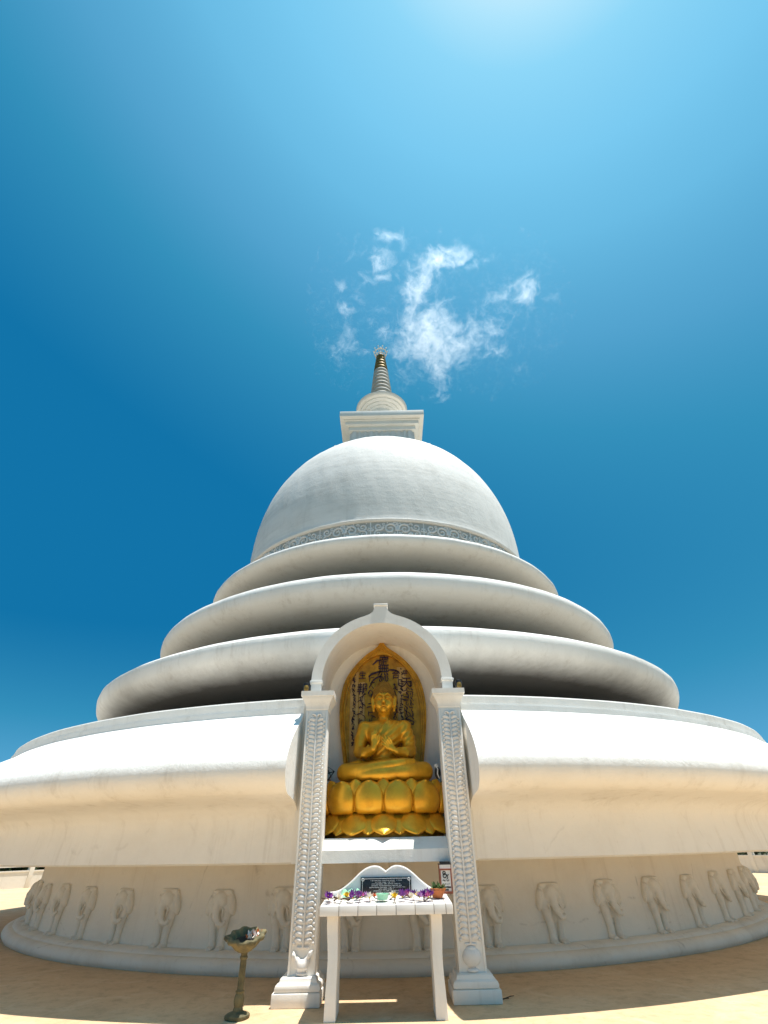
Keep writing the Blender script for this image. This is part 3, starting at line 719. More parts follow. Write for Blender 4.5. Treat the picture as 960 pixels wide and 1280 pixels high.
# hair: cap of small curls with a bun
m = MB()
gold_a = math.pi * (3 - 5 ** .5)
for i in range(900):
    z = 1 - (i + .5) / 900 * 2; r = math.sqrt(max(0, 1 - z * z)); a = i * gold_a
    p = Vector((.174 * r * math.cos(a), .092 + .188 * r * math.sin(a), 1.265 + .20 * z))
    if (p.x / .165) ** 2 + ((p.y - .085) / .185) ** 2 + ((p.z - 1.225) / .215) ** 2 < 1.015 or p.z < (1.13 if p.y > .12 else 1.2): continue
    m.ball(p + Vector((BX, BY, BZ)), .0155, 6, 4)
for i in range(170):
    z = 1 - (i + .5) / 170 * 1.1; r = math.sqrt(max(0, 1 - z * z)); a = i * gold_a
    m.ball((BX + .105 * r * math.cos(a), BY + .10 + .11 * r * math.sin(a), BZ + 1.43 + .062 * z), .0155, 6, 4)
m.ball((BX, BY + .092, BZ + 1.265), (.174, .188, .20), 28, 18); m.ball((BX, BY + .10, BZ + 1.43), (.105, .11, .062), 16, 10)
m.build('hair', M['hair'], bud, smooth=60)

# ------------------------------------------------------------------ small fittings of the shrine
def spot(cx, label):
    t = thing('spot_lamp', (cx, 7.42, 3.298), label, 'lamp', 'lamps on the pillar capitals')
    m = MB(); m.box((cx - .035, 7.39, 3.299), (cx + .035, 7.45, 3.315), 0, .004); m.tube([(cx, 7.42, 3.31), (cx, 7.42, 3.345)], .012, 6)
    m.lathe([(.03, 0), (.05, .03), (.056, .10), (.05, .125), (.02, .135)], (cx, 7.42, 3.335), 16); m.build('housing', M['metal_dark'], t)
    m = MB(); m.lathe([(.001, -.012), (.025, -.008), (.036, .01), (.036, .045), (.028, .07), (.001, .078)], (cx, 7.37, 3.345), 14); m.build('bulb', M['brass'], t)
    return t
spot(-1.235, 'small dark lamp with brass bulb on top of the left carved pillar')
spot(1.085, 'small dark lamp with brass bulb on top of the right carved pillar')
t = thing('wire_stand', (-.86, 7.78, 2.19), 'dark triangular wire stand tucked in the left corner of the niche beside the statue', 'stand')
m = MB(); A = [(-.90, 7.74, 2.19), (-.90, 7.80, 2.37), (-.80, 7.76, 2.30), (-.885, 7.72, 2.19)]
m.tube(A, .009, 6); m.tube([(-.90, 7.78, 2.33), (-.84, 7.74, 2.23), (-.89, 7.75, 2.19)], .007, 6); m.tube([(-.90, 7.78, 2.28), (-.80, 7.76, 2.30)], .007, 6); m.build('wire_frame', M['metal_dark'], t)
m = MB(); m.box((-.935, 7.70, 2.185), (-.85, 7.80, 2.20), 0, .004); m.build('foot_plate', M['metal_dark'], t)
t = thing('wire_stand', (.70, 7.78, 2.18), 'black stand with pale bent wires in the right corner of the niche beside the statue', 'stand')
m = MB(); m.ball((.70, 7.80, 2.26), (.045, .05, .08), 10, 8); m.build('black_bulb', M['metal_dark'], t)
m = MB(); m.tube([(.665, 7.75, 2.36), (.70, 7.73, 2.30), (.69, 7.72, 2.24), (.715, 7.73, 2.18)], .008, 6); m.tube([(.655, 7.75, 2.34), (.685, 7.74, 2.37), (.70, 7.73, 2.33)], .008, 6); m.build('pale_wire', M['letter'], t)
# donation box
t = thing('donation_box', (.66, 7.3, .94), 'slim red framed donation box with white front fixed to the right pillar', 'box')
m = MB(); m.box((.585, 7.262, .93), (.732, 7.40, 1.205), 0, .004); m.build('case', M['redwood'], t)
m = MB()
for a_, b_ in (((.585, 7.246, 1.150), (.732, 7.264, 1.166)), ((.585, 7.246, .925), (.732, 7.264, .948)), ((.585, 7.246, .946), (.600, 7.264, 1.152)), ((.717, 7.246, .946), (.732, 7.264, 1.152))): m.box(a_, b_, 0, .002)
m.build('frame', M['redwood'], t)
m = MB(); m.box((.598, 7.256, .946), (.719, 7.262, 1.152)); m.box((.59, 7.256, 1.166), (.725, 7.2615, 1.204)); m.build('front_panel', M['paper'], t)
m = MB(); m.box((.58, 7.255, 1.205), (.735, 7.40, 1.216), 0, .002); m.box((.60, 7.27, 1.216), (.722, 7.38, 1.236), 0, .003); m.build('lid', M['black'], t)
m = MB()
def put(ch, x, z, size, bold=.002):
    vs, fs = text_mesh(ch, size, .003, bold); m.add([(x + v.x, 7.2545 - v.z, z + v.y) for v in vs], fs)
for (cx, cz, r) in ((.64, 1.122, .016), (.646, 1.097, .020)):
    m.tube([(cx + r * math.cos(a), 7.2545, cz + r * math.sin(a)) for a in np.linspace(0, 2 * math.pi, 17)], .0055, 6)
m.tube([(.668, 7.2545, 1.108), (.678, 7.2545, 1.090), (.692, 7.2545, 1.112)], .006, 6); m.tube([(.678, 7.2545, 1.09), (.684, 7.2545, 1.075), (.668, 7.2545, 1.068)], .005, 6)
m.build('emblem', M['black'], t, smooth=0); m = MB()
for i in range(7): m.tube([(.618 + .013 * i, 7.2545, 1.052 + .008 * (i % 2)), (.626 + .012 * i, 7.2545, 1.043 + .012 * (i % 3 == 0))], .0045, 5)
m.build('text_line', M['black'], t, smooth=0)
for tx, tz, ts_ in (('Donation', .988, .027), ('Box', .964, .03)):
    m = MB(); put(tx, .658, tz, ts_); m.build('text_line', M['black'], t, smooth=0)
m = MB()
for i in range(8): m.tube([(.62 + .0105 * i, 7.2545, 1.015 + .006 * (i % 2)), (.627 + .0105 * i, 7.2545, 1.020 - .006 * (i % 3))], .003, 5)
m.build('text_line', M['grey_ink'], t, smooth=0)

# ------------------------------------------------------------------ offering table
TX0, TX1, TY0, TY1, TZ0, TZ1 = -.78, .65, 6.60, 7.33, .80, .885
tab = thing('offering_table', (-.065, 6.95, 0), 'white tiled offering table with curved legs standing before the shrine', 'table')
m = MB(); m.box((TX0 + .004, TY0 + .004, TZ0 + .002), (TX1 - .004, TY1 - .004, TZ1 - .004), 1)
xs = [TX0 + (TX1 - TX0) * k / 7 for k in range(8)]
xs = [TX0, -.575, -.37, -.168, .04, .245, .447, .575, TX1]
ys = [TY0, TY0 + .022, 6.84, 7.08, TY1]
for i in range(8):
    g = .003
    m.box((xs[i] + g, TY0 - .004, TZ0), (xs[i + 1] - g, TY0 + .02, TZ1), 0, .003)
    for j in range(1, 4): m.box((xs[i] + g, ys[j] + g, TZ1 - .014), (xs[i + 1] - g, ys[j + 1] - g, TZ1 + .001), 0, .002)
for yy in range(3):
    y0, y1 = ys[yy + 1] + .003, ys[yy + 2] - .003
    m.box((TX0 - .004, y0, TZ0), (TX0 + .016, y1, TZ1 - .015), 0, .003); m.box((TX1 - .016, y0, TZ0), (TX1 + .004, y1, TZ1 - .015), 0, .003)
m.v = [(x, y, z + (.045 * (y - 6.6) / .73 if z > TZ0 + .01 else 0)) for x, y, z in m.v]
m.build('tabletop', [M['table'], M['grout']], tab, smooth=30)
def leg(xc, s):
    m = MB(); vs = []; prof = [(0, .0, .060, 0), (.08, .002, .058, 0), (.2, .006, .055, .0), (.32, .012, .052, .01), (.45, .016, .052, .02), (.56, .008, .055, .03), (.66, -.004, .058, .035), (.74, -.008, .060, .03), (.803, -.006, .062, .02)]
    prof2 = smoothprof([(p[0], p[1] * s * .6) for p in prof], 3); hw = smoothprof([(p[0], p[2]) for p in prof], 3); yo = smoothprof([(p[0], p[3]) for p in prof], 3)
    for (z, dx), (_, w), (_, y) in zip(prof2, hw, yo):
        vs += [(xc + dx - w, 6.645 + y, z), (xc + dx + w, 6.645 + y, z), (xc + dx + w, 7.02 - y, z), (xc + dx - w, 7.02 - y, z)]
    n = len(prof2); m.add(vs, [(j * 4 + i, j * 4 + (i + 1) % 4, (j + 1) * 4 + (i + 1) % 4, (j + 1) * 4 + i) for j in range(n - 1) for i in range(4)] + [(3, 2, 1, 0), tuple(4 * (n - 1) + i for i in range(4))])
    o = m.build('leg', M['shrine'], tab, smooth=35); bv = o.modifiers.new('b', 'BEVEL'); bv.width = .006; bv.segments = 2; bv.limit_method = 'ANGLE'; bv.angle_limit = R(50)
leg(-.64, 1); leg(.468, -1)
cr = [(-.76, .955), (-.66, .965), (-.58, .995), (-.48, 1.06), (-.39, 1.13), (-.31, 1.178), (-.23, 1.2), (-.16, 1.195), (-.10, 1.165), (-.07, 1.148), (-.04, 1.165), (.02, 1.195), (.09, 1.2), (.17, 1.178), (.25, 1.13), (.34, 1.06), (.44, .995), (.52, .965), (.615, .955)]
cs = smoothprof(cr, 5)
m = MB(); m.prism(cs + [(.615, .884), (-.76, .884)], 7.25, 7.325)
m.tube([(x, 7.255, z - .004) for x, z in cs], .014, 8)
m.build('crest_board', M['table'], tab, smooth=35)
pq = thing('plaque', (-.07, 7.24, .89), None, None); pq.parent = tab; pq.location = (-.005, .29, .89)
m = MB(); m.box((-.375, 7.222, .895), (.235, 7.249, 1.098), 0, .003); m.build('slab', M['plaque'], pq)
m = MB()
for a_, b_ in (((-.352, 7.217, .908), (.212, 7.2225, .912)), ((-.352, 7.217, 1.082), (.212, 7.2225, 1.086)), ((-.356, 7.217, .912), (-.352, 7.2225, 1.082)), ((.212, 7.217, .912), (.216, 7.2225, 1.082))): m.box(a_, b_)
for x in (-.348, .208):
    for z in (.918, 1.077): m.tube([(x + .015 * math.cos(q), 7.219, z + .012 * math.sin(q)) for q in np.linspace(0, 2 * math.pi, 13)], .0035, 5)
m.build('border', M['letter'], pq, smooth=0)
for i, (x0, x1) in enumerate(((-.27, .13), (-.20, .05), (-.24, .10), (-.25, .12), (-.28, .15), (-.16, .03), (-.22, .10), (-.20, .09), (-.25, .11), (-.16, .03))):
    z = 1.066 - i * .0163; x = x0; m = MB()
    while x < x1:
        w = random.uniform(.006, .011)
        if random.random() > .16:
            h = random.uniform(.0035, .0055); m.box((x, 7.218, z - h), (x + .0022, 7.2225, z + h)); m.box((x, 7.218, z + random.choice((-1, 0, 1)) * h * .8 - .0011), (x + w * .75, 7.2225, z + .0011))
        x += w
    m.build('text_line', M['letter'], pq, smooth=0)

# ------------------------------------------------------------------ offerings on the table
TT = TZ1 + .026
def petal(mb, c, az, tilt, L, w, mi=0, curl=.3):
    d = Vector((math.cos(az), math.sin(az), 0)); sd = Vector((-d.y, d.x, 0)); vs = []
    for i in range(5):
        t = i / 4; el = tilt + curl * t; p = Vector(c) + (d * math.cos(el) + Vector((0, 0, 1)) * math.sin(el)) * (L * t)
        ww = w * math.sin(math.pi * (.12 + .86 * t)) ; cup = .25 * ww
        vs += [p - sd * ww + Vector((0, 0, cup)), p, p + sd * ww + Vector((0, 0, cup))]
    mb.add(vs, [(i * 3 + k, i * 3 + k + 1, i * 3 + k + 4, i * 3 + k + 3) for i in range(4) for k in range(2)], mi)
def lily(name, mat, S, seedv):
    rr = random.Random(seedv); t = thing(name, (0, 0, 0), 'x', 'flower')
    m = MB()
    for ring, (n, tl, L) in enumerate(((7, .25, 1.0), (7, .7, .9), (5, 1.15, .75))):
        for k in range(n): petal(m, (0, 0, .018 * S / .06), 2 * math.pi * (k + .5 * ring) / n + rr.uniform(-.15, .15), tl + rr.uniform(-.15, .15), S * L * rr.uniform(.9, 1.1), S * .2)
    m.build('petals', M[mat], t, smooth=60, local=True, fixn=False)
    m = MB(); m.ball((0, 0, .03 * S / .06), (S * .2, S * .2, S * .35), 8, 6); m.build('flower_centre', M['yellow'], t, local=True)
    m = MB(); m.tube([(0, 0, .02 * S / .06), (-.3 * S, .1 * S, .008), (-1.1 * S, .3 * S, .006)], .005, 5); m.build('stalk', M['stem'], t, local=True)
    return t
proto = {}
def flower(kind, mat, S, x, y, label, tilt=.4, group=None):
    key = (kind, mat)
    if key not in proto: proto[key] = lily(kind, mat, S, len(proto)); o = proto[key]
    else: o = copy_tree(proto[key])
    az = random.uniform(0, 6.28); o.location = (x, y, TT + .012); o.rotation_euler = (tilt * math.cos(az), tilt * math.sin(az), random.uniform(0, 6.28))
    o['label'] = label
    if group: o['group'] = group
GP = 'purple water lilies laid on the table'
PUR = [(-.715, 6.74, 'purple lily at the left front corner of the white table'), (-.74, 6.87, 'dark purple lily behind another at the far left end of the table'),
       (-.455, 7.02, 'purple lily leaning on the green sheet left of the black plaque'), (-.40, 6.90, 'purple lily below the left edge of the black plaque'),
       (-.425, 6.74, 'purple lily near the front edge, left of the green cup'), (-.345, 6.78, 'purple lily between the green cup and the left table end cluster'),
       (.10, 6.98, 'purple lily under the middle right of the black plaque'), (.115, 6.74, 'purple lily just right of the yellow flower at the front edge'),
       (.205, 7.06, 'purple lily against the foot of the plaque, near its right corner'), (.255, 6.84, 'purple lily in front of the right corner of the plaque'),
       (.35, 6.78, 'purple lily just right of the small yellow flower'), (.395, 6.96, 'purple lily behind others, nearest the plaque on the flower pot side'),
       (.44, 6.80, 'purple lily touching the terracotta flower pot')]
for i, (x, y, lb) in enumerate(PUR): flower('water_lily', 'purple', .068, x, y, lb, .5, GP)
flower('pale_lily', 'lilac', .06, -.29, 6.86, 'pale lilac lily between the green cup and the purple ones', .5)
flower('pale_lily', 'lilac', .06, .30, 6.70, 'pale lilac lily at the front edge beside the small yellow flower', .5)
flower('yellow_flower', 'yellow', .055, -.52, 6.97, 'yellow flower on the green sheet at the left', .5, 'yellow flowers on the table')
flower('yellow_flower', 'yellow', .055, .035, 6.72, 'yellow flower at the front edge right of the green cup', .5, 'yellow flowers on the table')
flower('yellow_flower', 'yellow', .05, .30, 6.83, 'small yellow flower among purple ones near the flower pot', .5, 'yellow flowers on the table')
flower('orange_flower', 'orange', .045, -.205, 6.90, 'small orange flower just left of the green cup', .4)
M['magenta'] = simple('magenta_petal', (.42, .05, .24), .55, 0, .4, 25, .0); M['cream'] = simple('cream_petal', (.78, .72, .62), .55, 0, .2, 25, .0)
MORE = [('plum_flower', 'magenta', -.68, 6.80, 'magenta flower at the far left of the table, beside the brown twig'), ('plum_flower', 'magenta', -.36, 6.97, 'magenta flower under the left side of the black plaque'),
        ('plum_flower', 'magenta', .17, 6.90, 'magenta flower below the middle of the plaque'), ('plum_flower', 'magenta', .41, 6.72, 'magenta flower at the front edge before the flower pot'),
        ('cream_flower', 'cream', -.60, 6.74, 'cream flower at the left front edge of the table'), ('cream_flower', 'cream', -.25, 6.76, 'cream flower just left of the green cup at the front'),
        ('cream_flower', 'cream', .02, 6.92, 'cream flower right behind the green cup'), ('cream_flower', 'cream', .37, 6.88, 'cream flower beside the flower pot'), ('cream_flower', 'cream', .20, 6.70, 'cream flower at the front edge under the plaque\'s right side')]
for i, (nm, mt_, x, y, lb) in enumerate(MORE): flower(nm, mt_, .058, x, y, lb, .5, 'mixed loose flowers on the table')
# mint cup, sheet, twigs, pot
t = thing('green_cup', (-.11, 6.80, TT), 'mint green plastic cup in front of the black plaque', 'cup')
m = MB(); m.lathe([(.001, .003), (.05, .003), (.056, .010), (.066, .05), (.070, .054), (.064, .052), (.054, .016), (.001, .012)], (-.11, 6.80, TT), 24, wob=lambda a, z: .004 * math.sin(5 * a)); m.build('bowl', M['mint'], t)
m = MB(); m.tube([(-.11 + .071 * math.cos(q), 6.80 + .071 * math.sin(q), TT + .055) for q in np.linspace(0, 6.283, 25)], .005, 6); m.build('rim', M['mint'], t)
m = MB(); vs = []
for j in range(6):
    for i in range(10):
        vs.append((-.60 + .21 * i / 9, 7.06 + .16 * j / 5, TT + .012 + .06 * (j / 5) ** 2 + .012 * math.sin(i * 1.9 + j) * (.3 + j / 5)))
m.add(vs, [(j * 10 + i, j * 10 + i + 1, j * 10 + 11 + i, j * 10 + 10 + i) for j in range(5) for i in range(9)])
tag(m.build('green_sheet', M['mint'], None, smooth=60, solid=.004), 'crumpled pale green plastic sheet at the back left of the table', 'sheet')
m = MB()
for pts in ([(-.66, 6.86, TT + .03), (-.60, 6.84, TT + .018), (-.53, 6.83, TT + .02), (-.47, 6.80, TT + .012)], [(-.50, 6.82, TT + .018), (-.485, 6.72, TT + .01)], [(-.62, 6.85, TT + .022), (-.645, 6.76, TT + .009)], [(-.56, 6.83, TT + .02), (-.58, 6.90, TT + .01)]):
    m.tube(pts, .009, 6)
tag(m.build('twig', M['stem'], None), 'bent brown twig among the flowers at the left of the table', 'twig')
t = thing('flower_pot', (.525, 6.93, TT), 'orange terracotta pot with a small green plant at the right of the table', 'flower pot')
m = MB(); m.lathe([(.001, .001), (.05, .001), (.06, .015), (.078, .06), (.086, .064), (.09, .088), (.08, .09), (.074, .074), (.001, .07)], (.525, 6.93, TT), 28, wob=lambda a, z: .007 * math.sin(3 * a + 30 * z)); m.build('pot', M['terracotta'], t)
m = MB(); rp = random.Random(4)
for k in range(60): petal(m, (.525 + rp.uniform(-.06, .06), 6.93 + rp.uniform(-.06, .06), TT + .075), rp.uniform(0, 6.28), rp.uniform(.1, 1.3), rp.uniform(.04, .085), .013, 0, rp.uniform(-.6, .3))
m.build('plant', M['leaf'], t, smooth=0, fixn=False)

# ------------------------------------------------------------------ stone lamp bowl on a post
SX, SY = -1.60, 6.86
t = thing('oil_lamp_stand', (SX, SY, 0), 'mossy stone bowl on a slender turned post at the left of the pillars', 'lamp stand')
m = MB(); m.lathe([(.001, .0), (.115, .0), (.122, .012), (.12, .03), (.10, .042), (.06, .052), (.04, .06)], (SX, SY, 0), 40, wob=lambda a, z: .005 * math.sin(4 * a)); m.build('foot', M['moss'], t)
m = MB(); m.lathe(smoothprof([(.046, .05), (.048, .07), (.04, .085), (.045, .10), (.05, .13), (.046, .16), (.036, .185), (.042, .195), (.042, .205), (.032, .215), (.031, .3), (.031, .42), (.030, .44), (.038, .452), (.038, .466), (.030, .476), (.034, .50), (.03, .52)], 3), (SX, SY, 0), 28, wob=lambda a, z: .0035 * math.sin(9 * a)); m.build('post', M['moss'], t, smooth=60)
m = MB(); sc = lambda a, z: (.018 * math.cos(9 * a) + .01 * math.sin(4 * a)) * max(0, (z - .53)) / .1
m.lathe([(.02, .50), (.05, .505), (.085, .52), (.12, .545), (.145, .575), (.165, .60), (.195, .612), (.205, .63), (.195, .648), (.165, .65), (.14, .63), (.12, .585), (.001, .565)], (SX, SY, 0), 72, wob=sc)
def tiltv(m):
    ca, sa = math.cos(R(13)), math.sin(R(13)); m.v = [(x, SY + (y - SY) * ca - (z - .53) * sa, .53 + (z - .53) * ca + (y - SY) * sa) if z > .515 else (x, y, z) for x, y, z in m.v]
tiltv(m); m.build('bowl', M['moss'], t, smooth=60)
m = MB(); m.lathe([(.001, .60), (.06, .606), (.11, .60), (.132, .592)], (SX, SY, 0), 24, wob=lambda a, z: .01 * math.sin(5 * a)); tiltv(m); m.build('ash', M['ash'], t, smooth=60)
m = MB(); rp = random.Random(11)
for k in range(34): petal(m, (SX + .075 + rp.uniform(-.05, .06), SY + .03 + rp.uniform(-.06, .06), .615), rp.uniform(0, 6.28), rp.uniform(.1, 1.2), rp.uniform(.035, .06), .014, rp.choice((0, 0, 1)))
tiltv(m); m.build('withered_flowers', [M['paper'], M['orange']], t, smooth=0, fixn=False)

m = MB(); m.tube([(1.13, 7.28, .008), (1.17, 7.31, .014), (1.22, 7.36, .01), (1.29, 7.40, .02), (1.34, 7.46, .012)], [.005, .006, .006, .005, .003], 6); m.tube([(1.22, 7.36, .01), (1.26, 7.33, .018)], .004, 5)
tag(m.build('twig', M['stem'], None), 'thin dark twig on the ground beside the right pillar base', 'twig')

# ------------------------------------------------------------------ terrace fence
fen = thing('fence', (CX, CY + 22, 0), 'low cream concrete fence with two rails round the edge of the terrace', 'fence')
FR = 22.0; A0, A1 = R(16), R(344)
m = MB(); m.lathe([(FR - .09, -.01), (FR - .09, .66), (FR - .12, .665), (FR - .12, .72), (FR + .12, .72), (FR + .12, .665), (FR + .09, .66), (FR + .09, -.3)], C3, 160, A0, A1); m.build('dwarf_wall', M['fence'], fen, smooth=30)
for z in (.86, 1.18):
    m = MB(); m.lathe([(FR - .06, z), (FR - .06, z + .19), (FR + .06, z + .19), (FR + .06, z), (FR - .06, z)], C3, 160, A0, A1); m.build('rail', M['fence'], fen, smooth=30)
npost = 46
for k in range(npost + 1):
    a = A0 + (A1 - A0) * k / npost; Mx = Matrix.Translation((CX + FR * math.sin(a), CY - FR * math.cos(a), 0)) @ Matrix.Rotation(a, 4, 'Z')
    if k == 0:
        m = MB(); m.box((-.11, -.13, 0), (.11, .13, 1.36), 0, .01); m.box((-.13, -.15, 1.355), (.13, .15, 1.41), 0, .01); po = m.build('post', M['fence'], fen, smooth=30, local=True); o = po
    else: o = po.copy(); COL.objects.link(o); o.parent = fen
    L = Mx.translation - Vector(fen.location); o.location = L; o.rotation_euler = (0, 0, a)

# ------------------------------------------------------------------ trees beyond the fence
def tree(x, y, h, r, seedv, label):
    rr = random.Random(seedv); z0 = -.62; t = thing('broadleaf_tree', (x, y, z0), label, 'tree', 'trees beyond the terrace fence')
    m = MB(); m.tube([(x, y, z0 - .3), (x + .1, y, z0 + h * .3), (x + rr.uniform(-.3, .3), y, z0 + h * .6), (x + rr.uniform(-.4, .4), y, z0 + h * .85)], [.24, .18, .12, .04], 8)
    for k in range(7):
        a = rr.uniform(0, 6.28); zb = z0 + h * rr.uniform(.25, .6); e = rr.uniform(.5, .9) * r
        m.tube([(x, y, zb), (x + .5 * e * math.cos(a), y + .5 * e * math.sin(a), zb + .4), (x + e * math.cos(a), y + e * math.sin(a), zb + rr.uniform(.3, 1.2))], [.08, .05, .02], 5)
    m.build('trunk', M['bark'], t)
    g = np.random.default_rng(seedv); n = 5200; cl = []
    for k in range(26):
        d = g.normal(size=3); d /= np.linalg.norm(d); cl.append(np.array([x, y, z0 + h * .56]) + d * np.array([r * .72, r * .72, h * .36]) * g.uniform(.5, 1))
    cl = np.array(cl); c = cl[g.integers(0, len(cl), n)] + g.normal(size=(n, 3)) * r * .17
    e1 = g.normal(size=(n, 3)); e1 /= np.linalg.norm(e1, axis=1)[:, None]; e2 = np.cross(e1, g.normal(size=(n, 3))); e2 /= np.linalg.norm(e2, axis=1)[:, None]
    s1 = g.uniform(.09, .17, (n, 1)); V = np.stack([c - e1 * s1, c + e2 * s1 * .5, c + e1 * s1, c - e2 * s1 * .5], 1).reshape(-1, 3)
    m = MB(); m.v = V.tolist(); m.f = np.arange(4 * n).reshape(n, 4).tolist(); m.mi = [0] * n
    m.build('crown', M['foliage'], t, smooth=0, fixn=False)
for i, (x, y, h, r, lb) in enumerate(((-20.5, 34, 3.6, 2.7, 'dark green tree seen through the left end of the fence'), (-24, 31, 3.8, 2.9, 'dark green tree at the far left beyond the fence rails'), (-17, 37.5, 3.4, 2.8, 'dark green tree behind the fence, hidden mostly by the pagoda\'s left side'),
                                      (19.8, 35, 3.6, 2.8, 'dark green tree seen through the right end of the fence'), (23.5, 31.5, 3.8, 2.9, 'dark green tree at the far right beyond the fence rails'), (16.5, 38, 3.4, 2.8, 'dark green tree behind the fence, hidden mostly by the pagoda\'s right side'))):
    tree(x, y, h, r, 40 + i, lb)

# ------------------------------------------------------------------ camera
cam = bpy.data.cameras.new('camera'); co = bpy.data.objects.new('camera', cam); COL.objects.link(co); scene.camera = co
th, roll = 0.616391, R(1.2)
c, s_ = math.cos(roll), math.sin(roll)
r0 = Vector((1, 0, 0)); u0 = Vector((0, -math.sin(th), math.cos(th))); fw = Vector((0, math.cos(th), math.sin(th)))
r1 = c * r0 - s_ * u0; u1 = c * u0 + s_ * r0
Mx = Matrix((( r1.x, u1.x, -fw.x), (r1.y, u1.y, -fw.y), (r1.z, u1.z, -fw.z))).to_4x4(); Mx.translation = (0, 0, 1.4)
co.matrix_world = Mx
cam.sensor_fit = 'HORIZONTAL'; cam.sensor_width = 36; cam.lens = 590 / 960 * 36; cam.clip_end = 20000; cam.clip_start = .05

# ------------------------------------------------------------------ sun and sky
SKYLO, SKYHI, SKYGAIN = 1.6, 4.8, 8.25
SKYRAMP = [(.012, (.006, .172, .395)), (.07, (.035, .28, .50)), (.12, (.085, .365, .62)), (.215, (.145, .50, .78)), (.34, (.195, .59, .88)), (.58, (.27, .68, .945)), (.76, (.42, .78, .985)), (1, (.66, .90, 1))]
SUN = Vector((.19, -.04, 1)).normalized()
sl = bpy.data.lights.new('sun', 'SUN'); sl.energy = 4.6; sl.angle = R(.53); sl.color = (1, .955, .88)
so = bpy.data.objects.new('sun', sl); COL.objects.link(so); so.location = SUN * 60; so.rotation_euler = SUN.to_track_quat('Z', 'Y').to_euler()
w = bpy.data.worlds.new('World'); scene.world = w; w.use_nodes = True; nt = w.node_tree
bg = nt.nodes['Background']; sky = N(nt, 'ShaderNodeTexSky'); sky.sky_type = 'NISHITA'; sky.sun_disc = False
sky.sun_elevation = math.asin(SUN.z); sky.sun_rotation = math.atan2(SUN.x, SUN.y); sky.altitude = 50; sky.air_density = 1.0; sky.dust_density = .6; sky.ozone_density = 3.0
bw = N(nt, 'ShaderNodeRGBToBW'); nt.links.new(sky.outputs[0], bw.inputs[0])
tcw = N(nt, 'ShaderNodeTexCoord'); sx = N(nt, 'ShaderNodeSeparateXYZ'); nt.links.new(tcw.outputs['Generated'], sx.inputs[0])
hz = N(nt, 'ShaderNodeMapRange'); nt.links.new(sx.outputs[2], hz.inputs[0]); hz.inputs[1].default_value = .1; hz.inputs[2].default_value = .97; hz.inputs[3].default_value = .50; hz.inputs[4].default_value = 1.2
lm = N(nt, 'ShaderNodeMath', operation='MULTIPLY'); nt.links.new(bw.outputs[0], lm.inputs[0]); nt.links.new(hz.outputs[0], lm.inputs[1])
mr = N(nt, 'ShaderNodeMapRange'); nt.links.new(lm.outputs[0], mr.inputs[0]); mr.inputs[1].default_value = SKYLO; mr.inputs[2].default_value = 7.0
rp_ = ramp(nt, mr.outputs[0], SKYRAMP)
mu = N(nt, 'ShaderNodeVectorMath', operation='SCALE'); nt.links.new(rp_.outputs[0], mu.inputs[0]); mu.inputs[3].default_value = SKYGAIN
nt.links.new(mu.outputs[0], bg.inputs[0]); bg.inputs[1].default_value = .08

# ------------------------------------------------------------------ cloud
CLOUD_C = (36.0, 175.0, 278.8)
PUFFS = [(-7.7, -17.8, 15.7, 9.6, 0.9), (0.7, -20.9, 29.2, 8.8, 0.8), (9.0, -23.3, 27.0, 7.6, 0.9), (17.9, -22.2, 32.8, 4.7, 0.8), (24.1, -17.7, 27.4, 4.7, 0.5), (-14.7, -12.2, 2.9, 8.0, 1.0), (-17.0, -5.3, -7.8, 7.0, 1.0), (3.6, -5.5, -2.1, 6.4, 0.7), (-0.7, 1.7, -10.4, 11.2, 1.0), (-9.8, 14.5, -4.2, 11.7, 0.9), (7.3, 11.1, -15.7, 12.4, 1.0), (-23.3, 15.7, -10.6, 9.5, 0.8), (-0.6, 19.6, -26.9, 11.4, 0.95), (1.0, 29.9, -35.6, 5.7, 0.8), (20.6, 6.5, -19.3, 10.1, 0.75), (36.3, 13.3, -13.6, 9.4, 0.6), (35.9, 7.4, 1.4, 6.8, 0.6), (41.9, -6.3, 9.1, 6.8, 1.0), (58.1, -7.6, 17.5, 8.6, 1.0), (64.4, -4.5, 11.2, 4.7, 0.8), (56.6, -3.9, -8.2, 5.0, 0.5), (-31.3, -26.4, 43.1, 5.7, 0.9), (-22.1, -27.4, 39.4, 5.2, 0.8), (-35.7, -24.5, 26.5, 6.6, 0.9), (-42.9, -20.2, 12.6, 6.0, 0.8), (-32.8, -12.1, 27.4, 5.3, 0.6), (-47.5, -8.5, 10.5, 4.6, 0.4), (-54.3, -22.1, 36.2, 3.6, 0.6), (-60.2, -8.3, 22.7, 4.2, 0.7), (-57.2, -1.6, 8.6, 6.3, 0.4), (-61.3, 17.8, -10.8, 7.4, 0.55), (-46.7, 12.0, -19.2, 6.2, 0.45), (-54.6, 10.2, -4.4, 6.3, 0.35), (-21.4, 22.0, -31.1, 8.2, 0.45), (-33.5, 8.8, 1.6, 6.3, 0.35), (45.2, 18.6, -13.2, 7.4, 0.5), (21.7, -2.5, -9.1, 5.5, 0.35)]
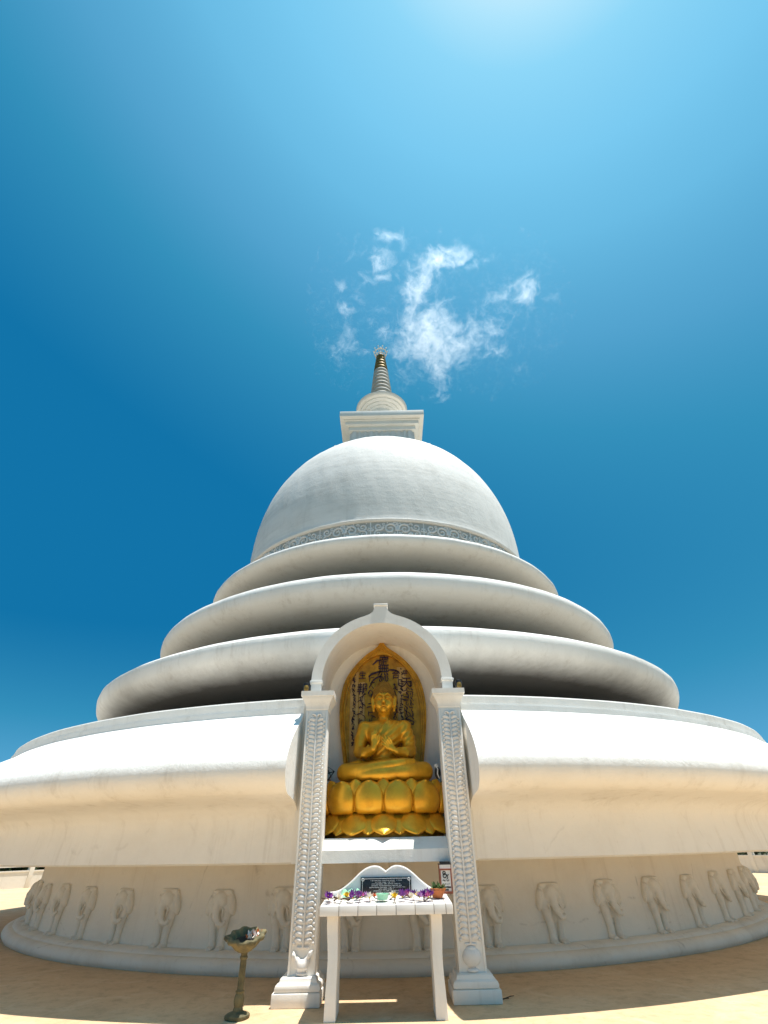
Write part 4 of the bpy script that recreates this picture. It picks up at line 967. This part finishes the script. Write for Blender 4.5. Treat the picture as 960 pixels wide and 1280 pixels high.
def cloud():
    P = np.array(PUFFS); pad = 1.7 * P[:, 3:4]
    lo = (P[:, :3] - pad).min(0); hi = (P[:, :3] + pad).max(0)
    bm = bmesh.new(); bmesh.ops.create_icosphere(bm, subdivisions=3, radius=1)
    c = (lo + hi) / 2; h = (hi - lo) / 2 * 1.12
    for v in bm.verts:                                    # a rounded box round the puffs
        q = Vector([math.copysign(abs(x) ** .5, x) for x in v.co]); q = q / max(1, max(abs(t) for t in q)); v.co = Vector(c) + Vector((q.x * h[0], q.y * h[1], q.z * h[2]))
    m, nt, b = newmat('cloud_vapour'); nt.nodes.remove(b); out = nt.nodes['Material Output']
    v = coords(nt)
    def vm(op, a, b_=None):
        n = N(nt, 'ShaderNodeVectorMath', operation=op)
        for i, x in enumerate((a, b_)):
            if x is None: continue
            if hasattr(x, 'is_output'): nt.links.new(x, n.inputs[i])
            else: n.inputs[i].default_value = x
        return n
    def mt(op, a, b_=0.0, c_=0.0):
        n = N(nt, 'ShaderNodeMath', operation=op)
        for i, x in enumerate((a, b_, c_)):
            if hasattr(x, 'is_output'): nt.links.new(x, n.inputs[i])
            else: n.inputs[i].default_value = x
        return n.outputs[0]
    wn = nt.nodes.new('ShaderNodeTexNoise'); wn.inputs['Scale'].default_value = .045; wn.inputs['Detail'].default_value = 4; wn.inputs['Roughness'].default_value = .6; nt.links.new(v, wn.inputs['Vector'])
    off = vm('SUBTRACT', wn.outputs[1], (.5, .5, .5)); sc = N(nt, 'ShaderNodeVectorMath', operation='SCALE'); nt.links.new(off.outputs[0], sc.inputs[0]); sc.inputs[3].default_value = 26
    p = vm('ADD', v, sc.outputs[0]).outputs[0]
    tot = None
    for x, y, z, r, w_ in PUFFS:
        d = vm('DISTANCE', p, (x, y, z)).outputs['Value']
        q = mt('MULTIPLY', d, 1 / r); q = mt('MULTIPLY', q, q); e = mt('POWER', math.exp(-1), q); e = mt('MULTIPLY', e, w_ ** .6 * (.74 if z < -3 and x > -25 else 1.08))
        tot = e if tot is None else mt('ADD', tot, e)
    tot = mt('MINIMUM', tot, .78)
    n2 = noise(nt, p, .14, 8, .66, 1.0)
    k = mt('MULTIPLY_ADD', n2, CLOUD_N, -.5 * CLOUD_N); k = mt('ADD', k, tot); k = mt('SUBTRACT', k, CLOUD_T); k = mt('MAXIMUM', k, 0.0)
    dens = mt('MULTIPLY', k, CLOUD_D)
    pv = N(nt, 'ShaderNodeVolumePrincipled'); pv.inputs['Color'].default_value = (1, 1, 1, 1); pv.inputs['Anisotropy'].default_value = .5
    nt.links.new(dens, pv.inputs['Density']); nt.links.new(pv.outputs[0], out.inputs['Volume'])
    mb = MB(); mb.bm(bm); o = mb.build('cloud', m, None, smooth=60); o.location = CLOUD_C
    tag(o, 'small wispy white cloud hanging in the sky above and beyond the spire', 'cloud', kind='stuff')
CLOUD_N, CLOUD_T, CLOUD_D = 3.5, .46, .062
cloud()
scene.view_settings.view_transform = 'Standard'; scene.view_settings.look = 'None'; scene.view_settings.gamma = 1; scene.view_settings.exposure = .60
scene.view_settings.use_curve_mapping = False
scene.cycles.max_bounces = 12; scene.cycles.diffuse_bounces = 8; scene.cycles.glossy_bounces = 3; scene.cycles.volume_bounces = 2; scene.cycles.volume_step_rate = .35; scene.cycles.volume_max_steps = 256
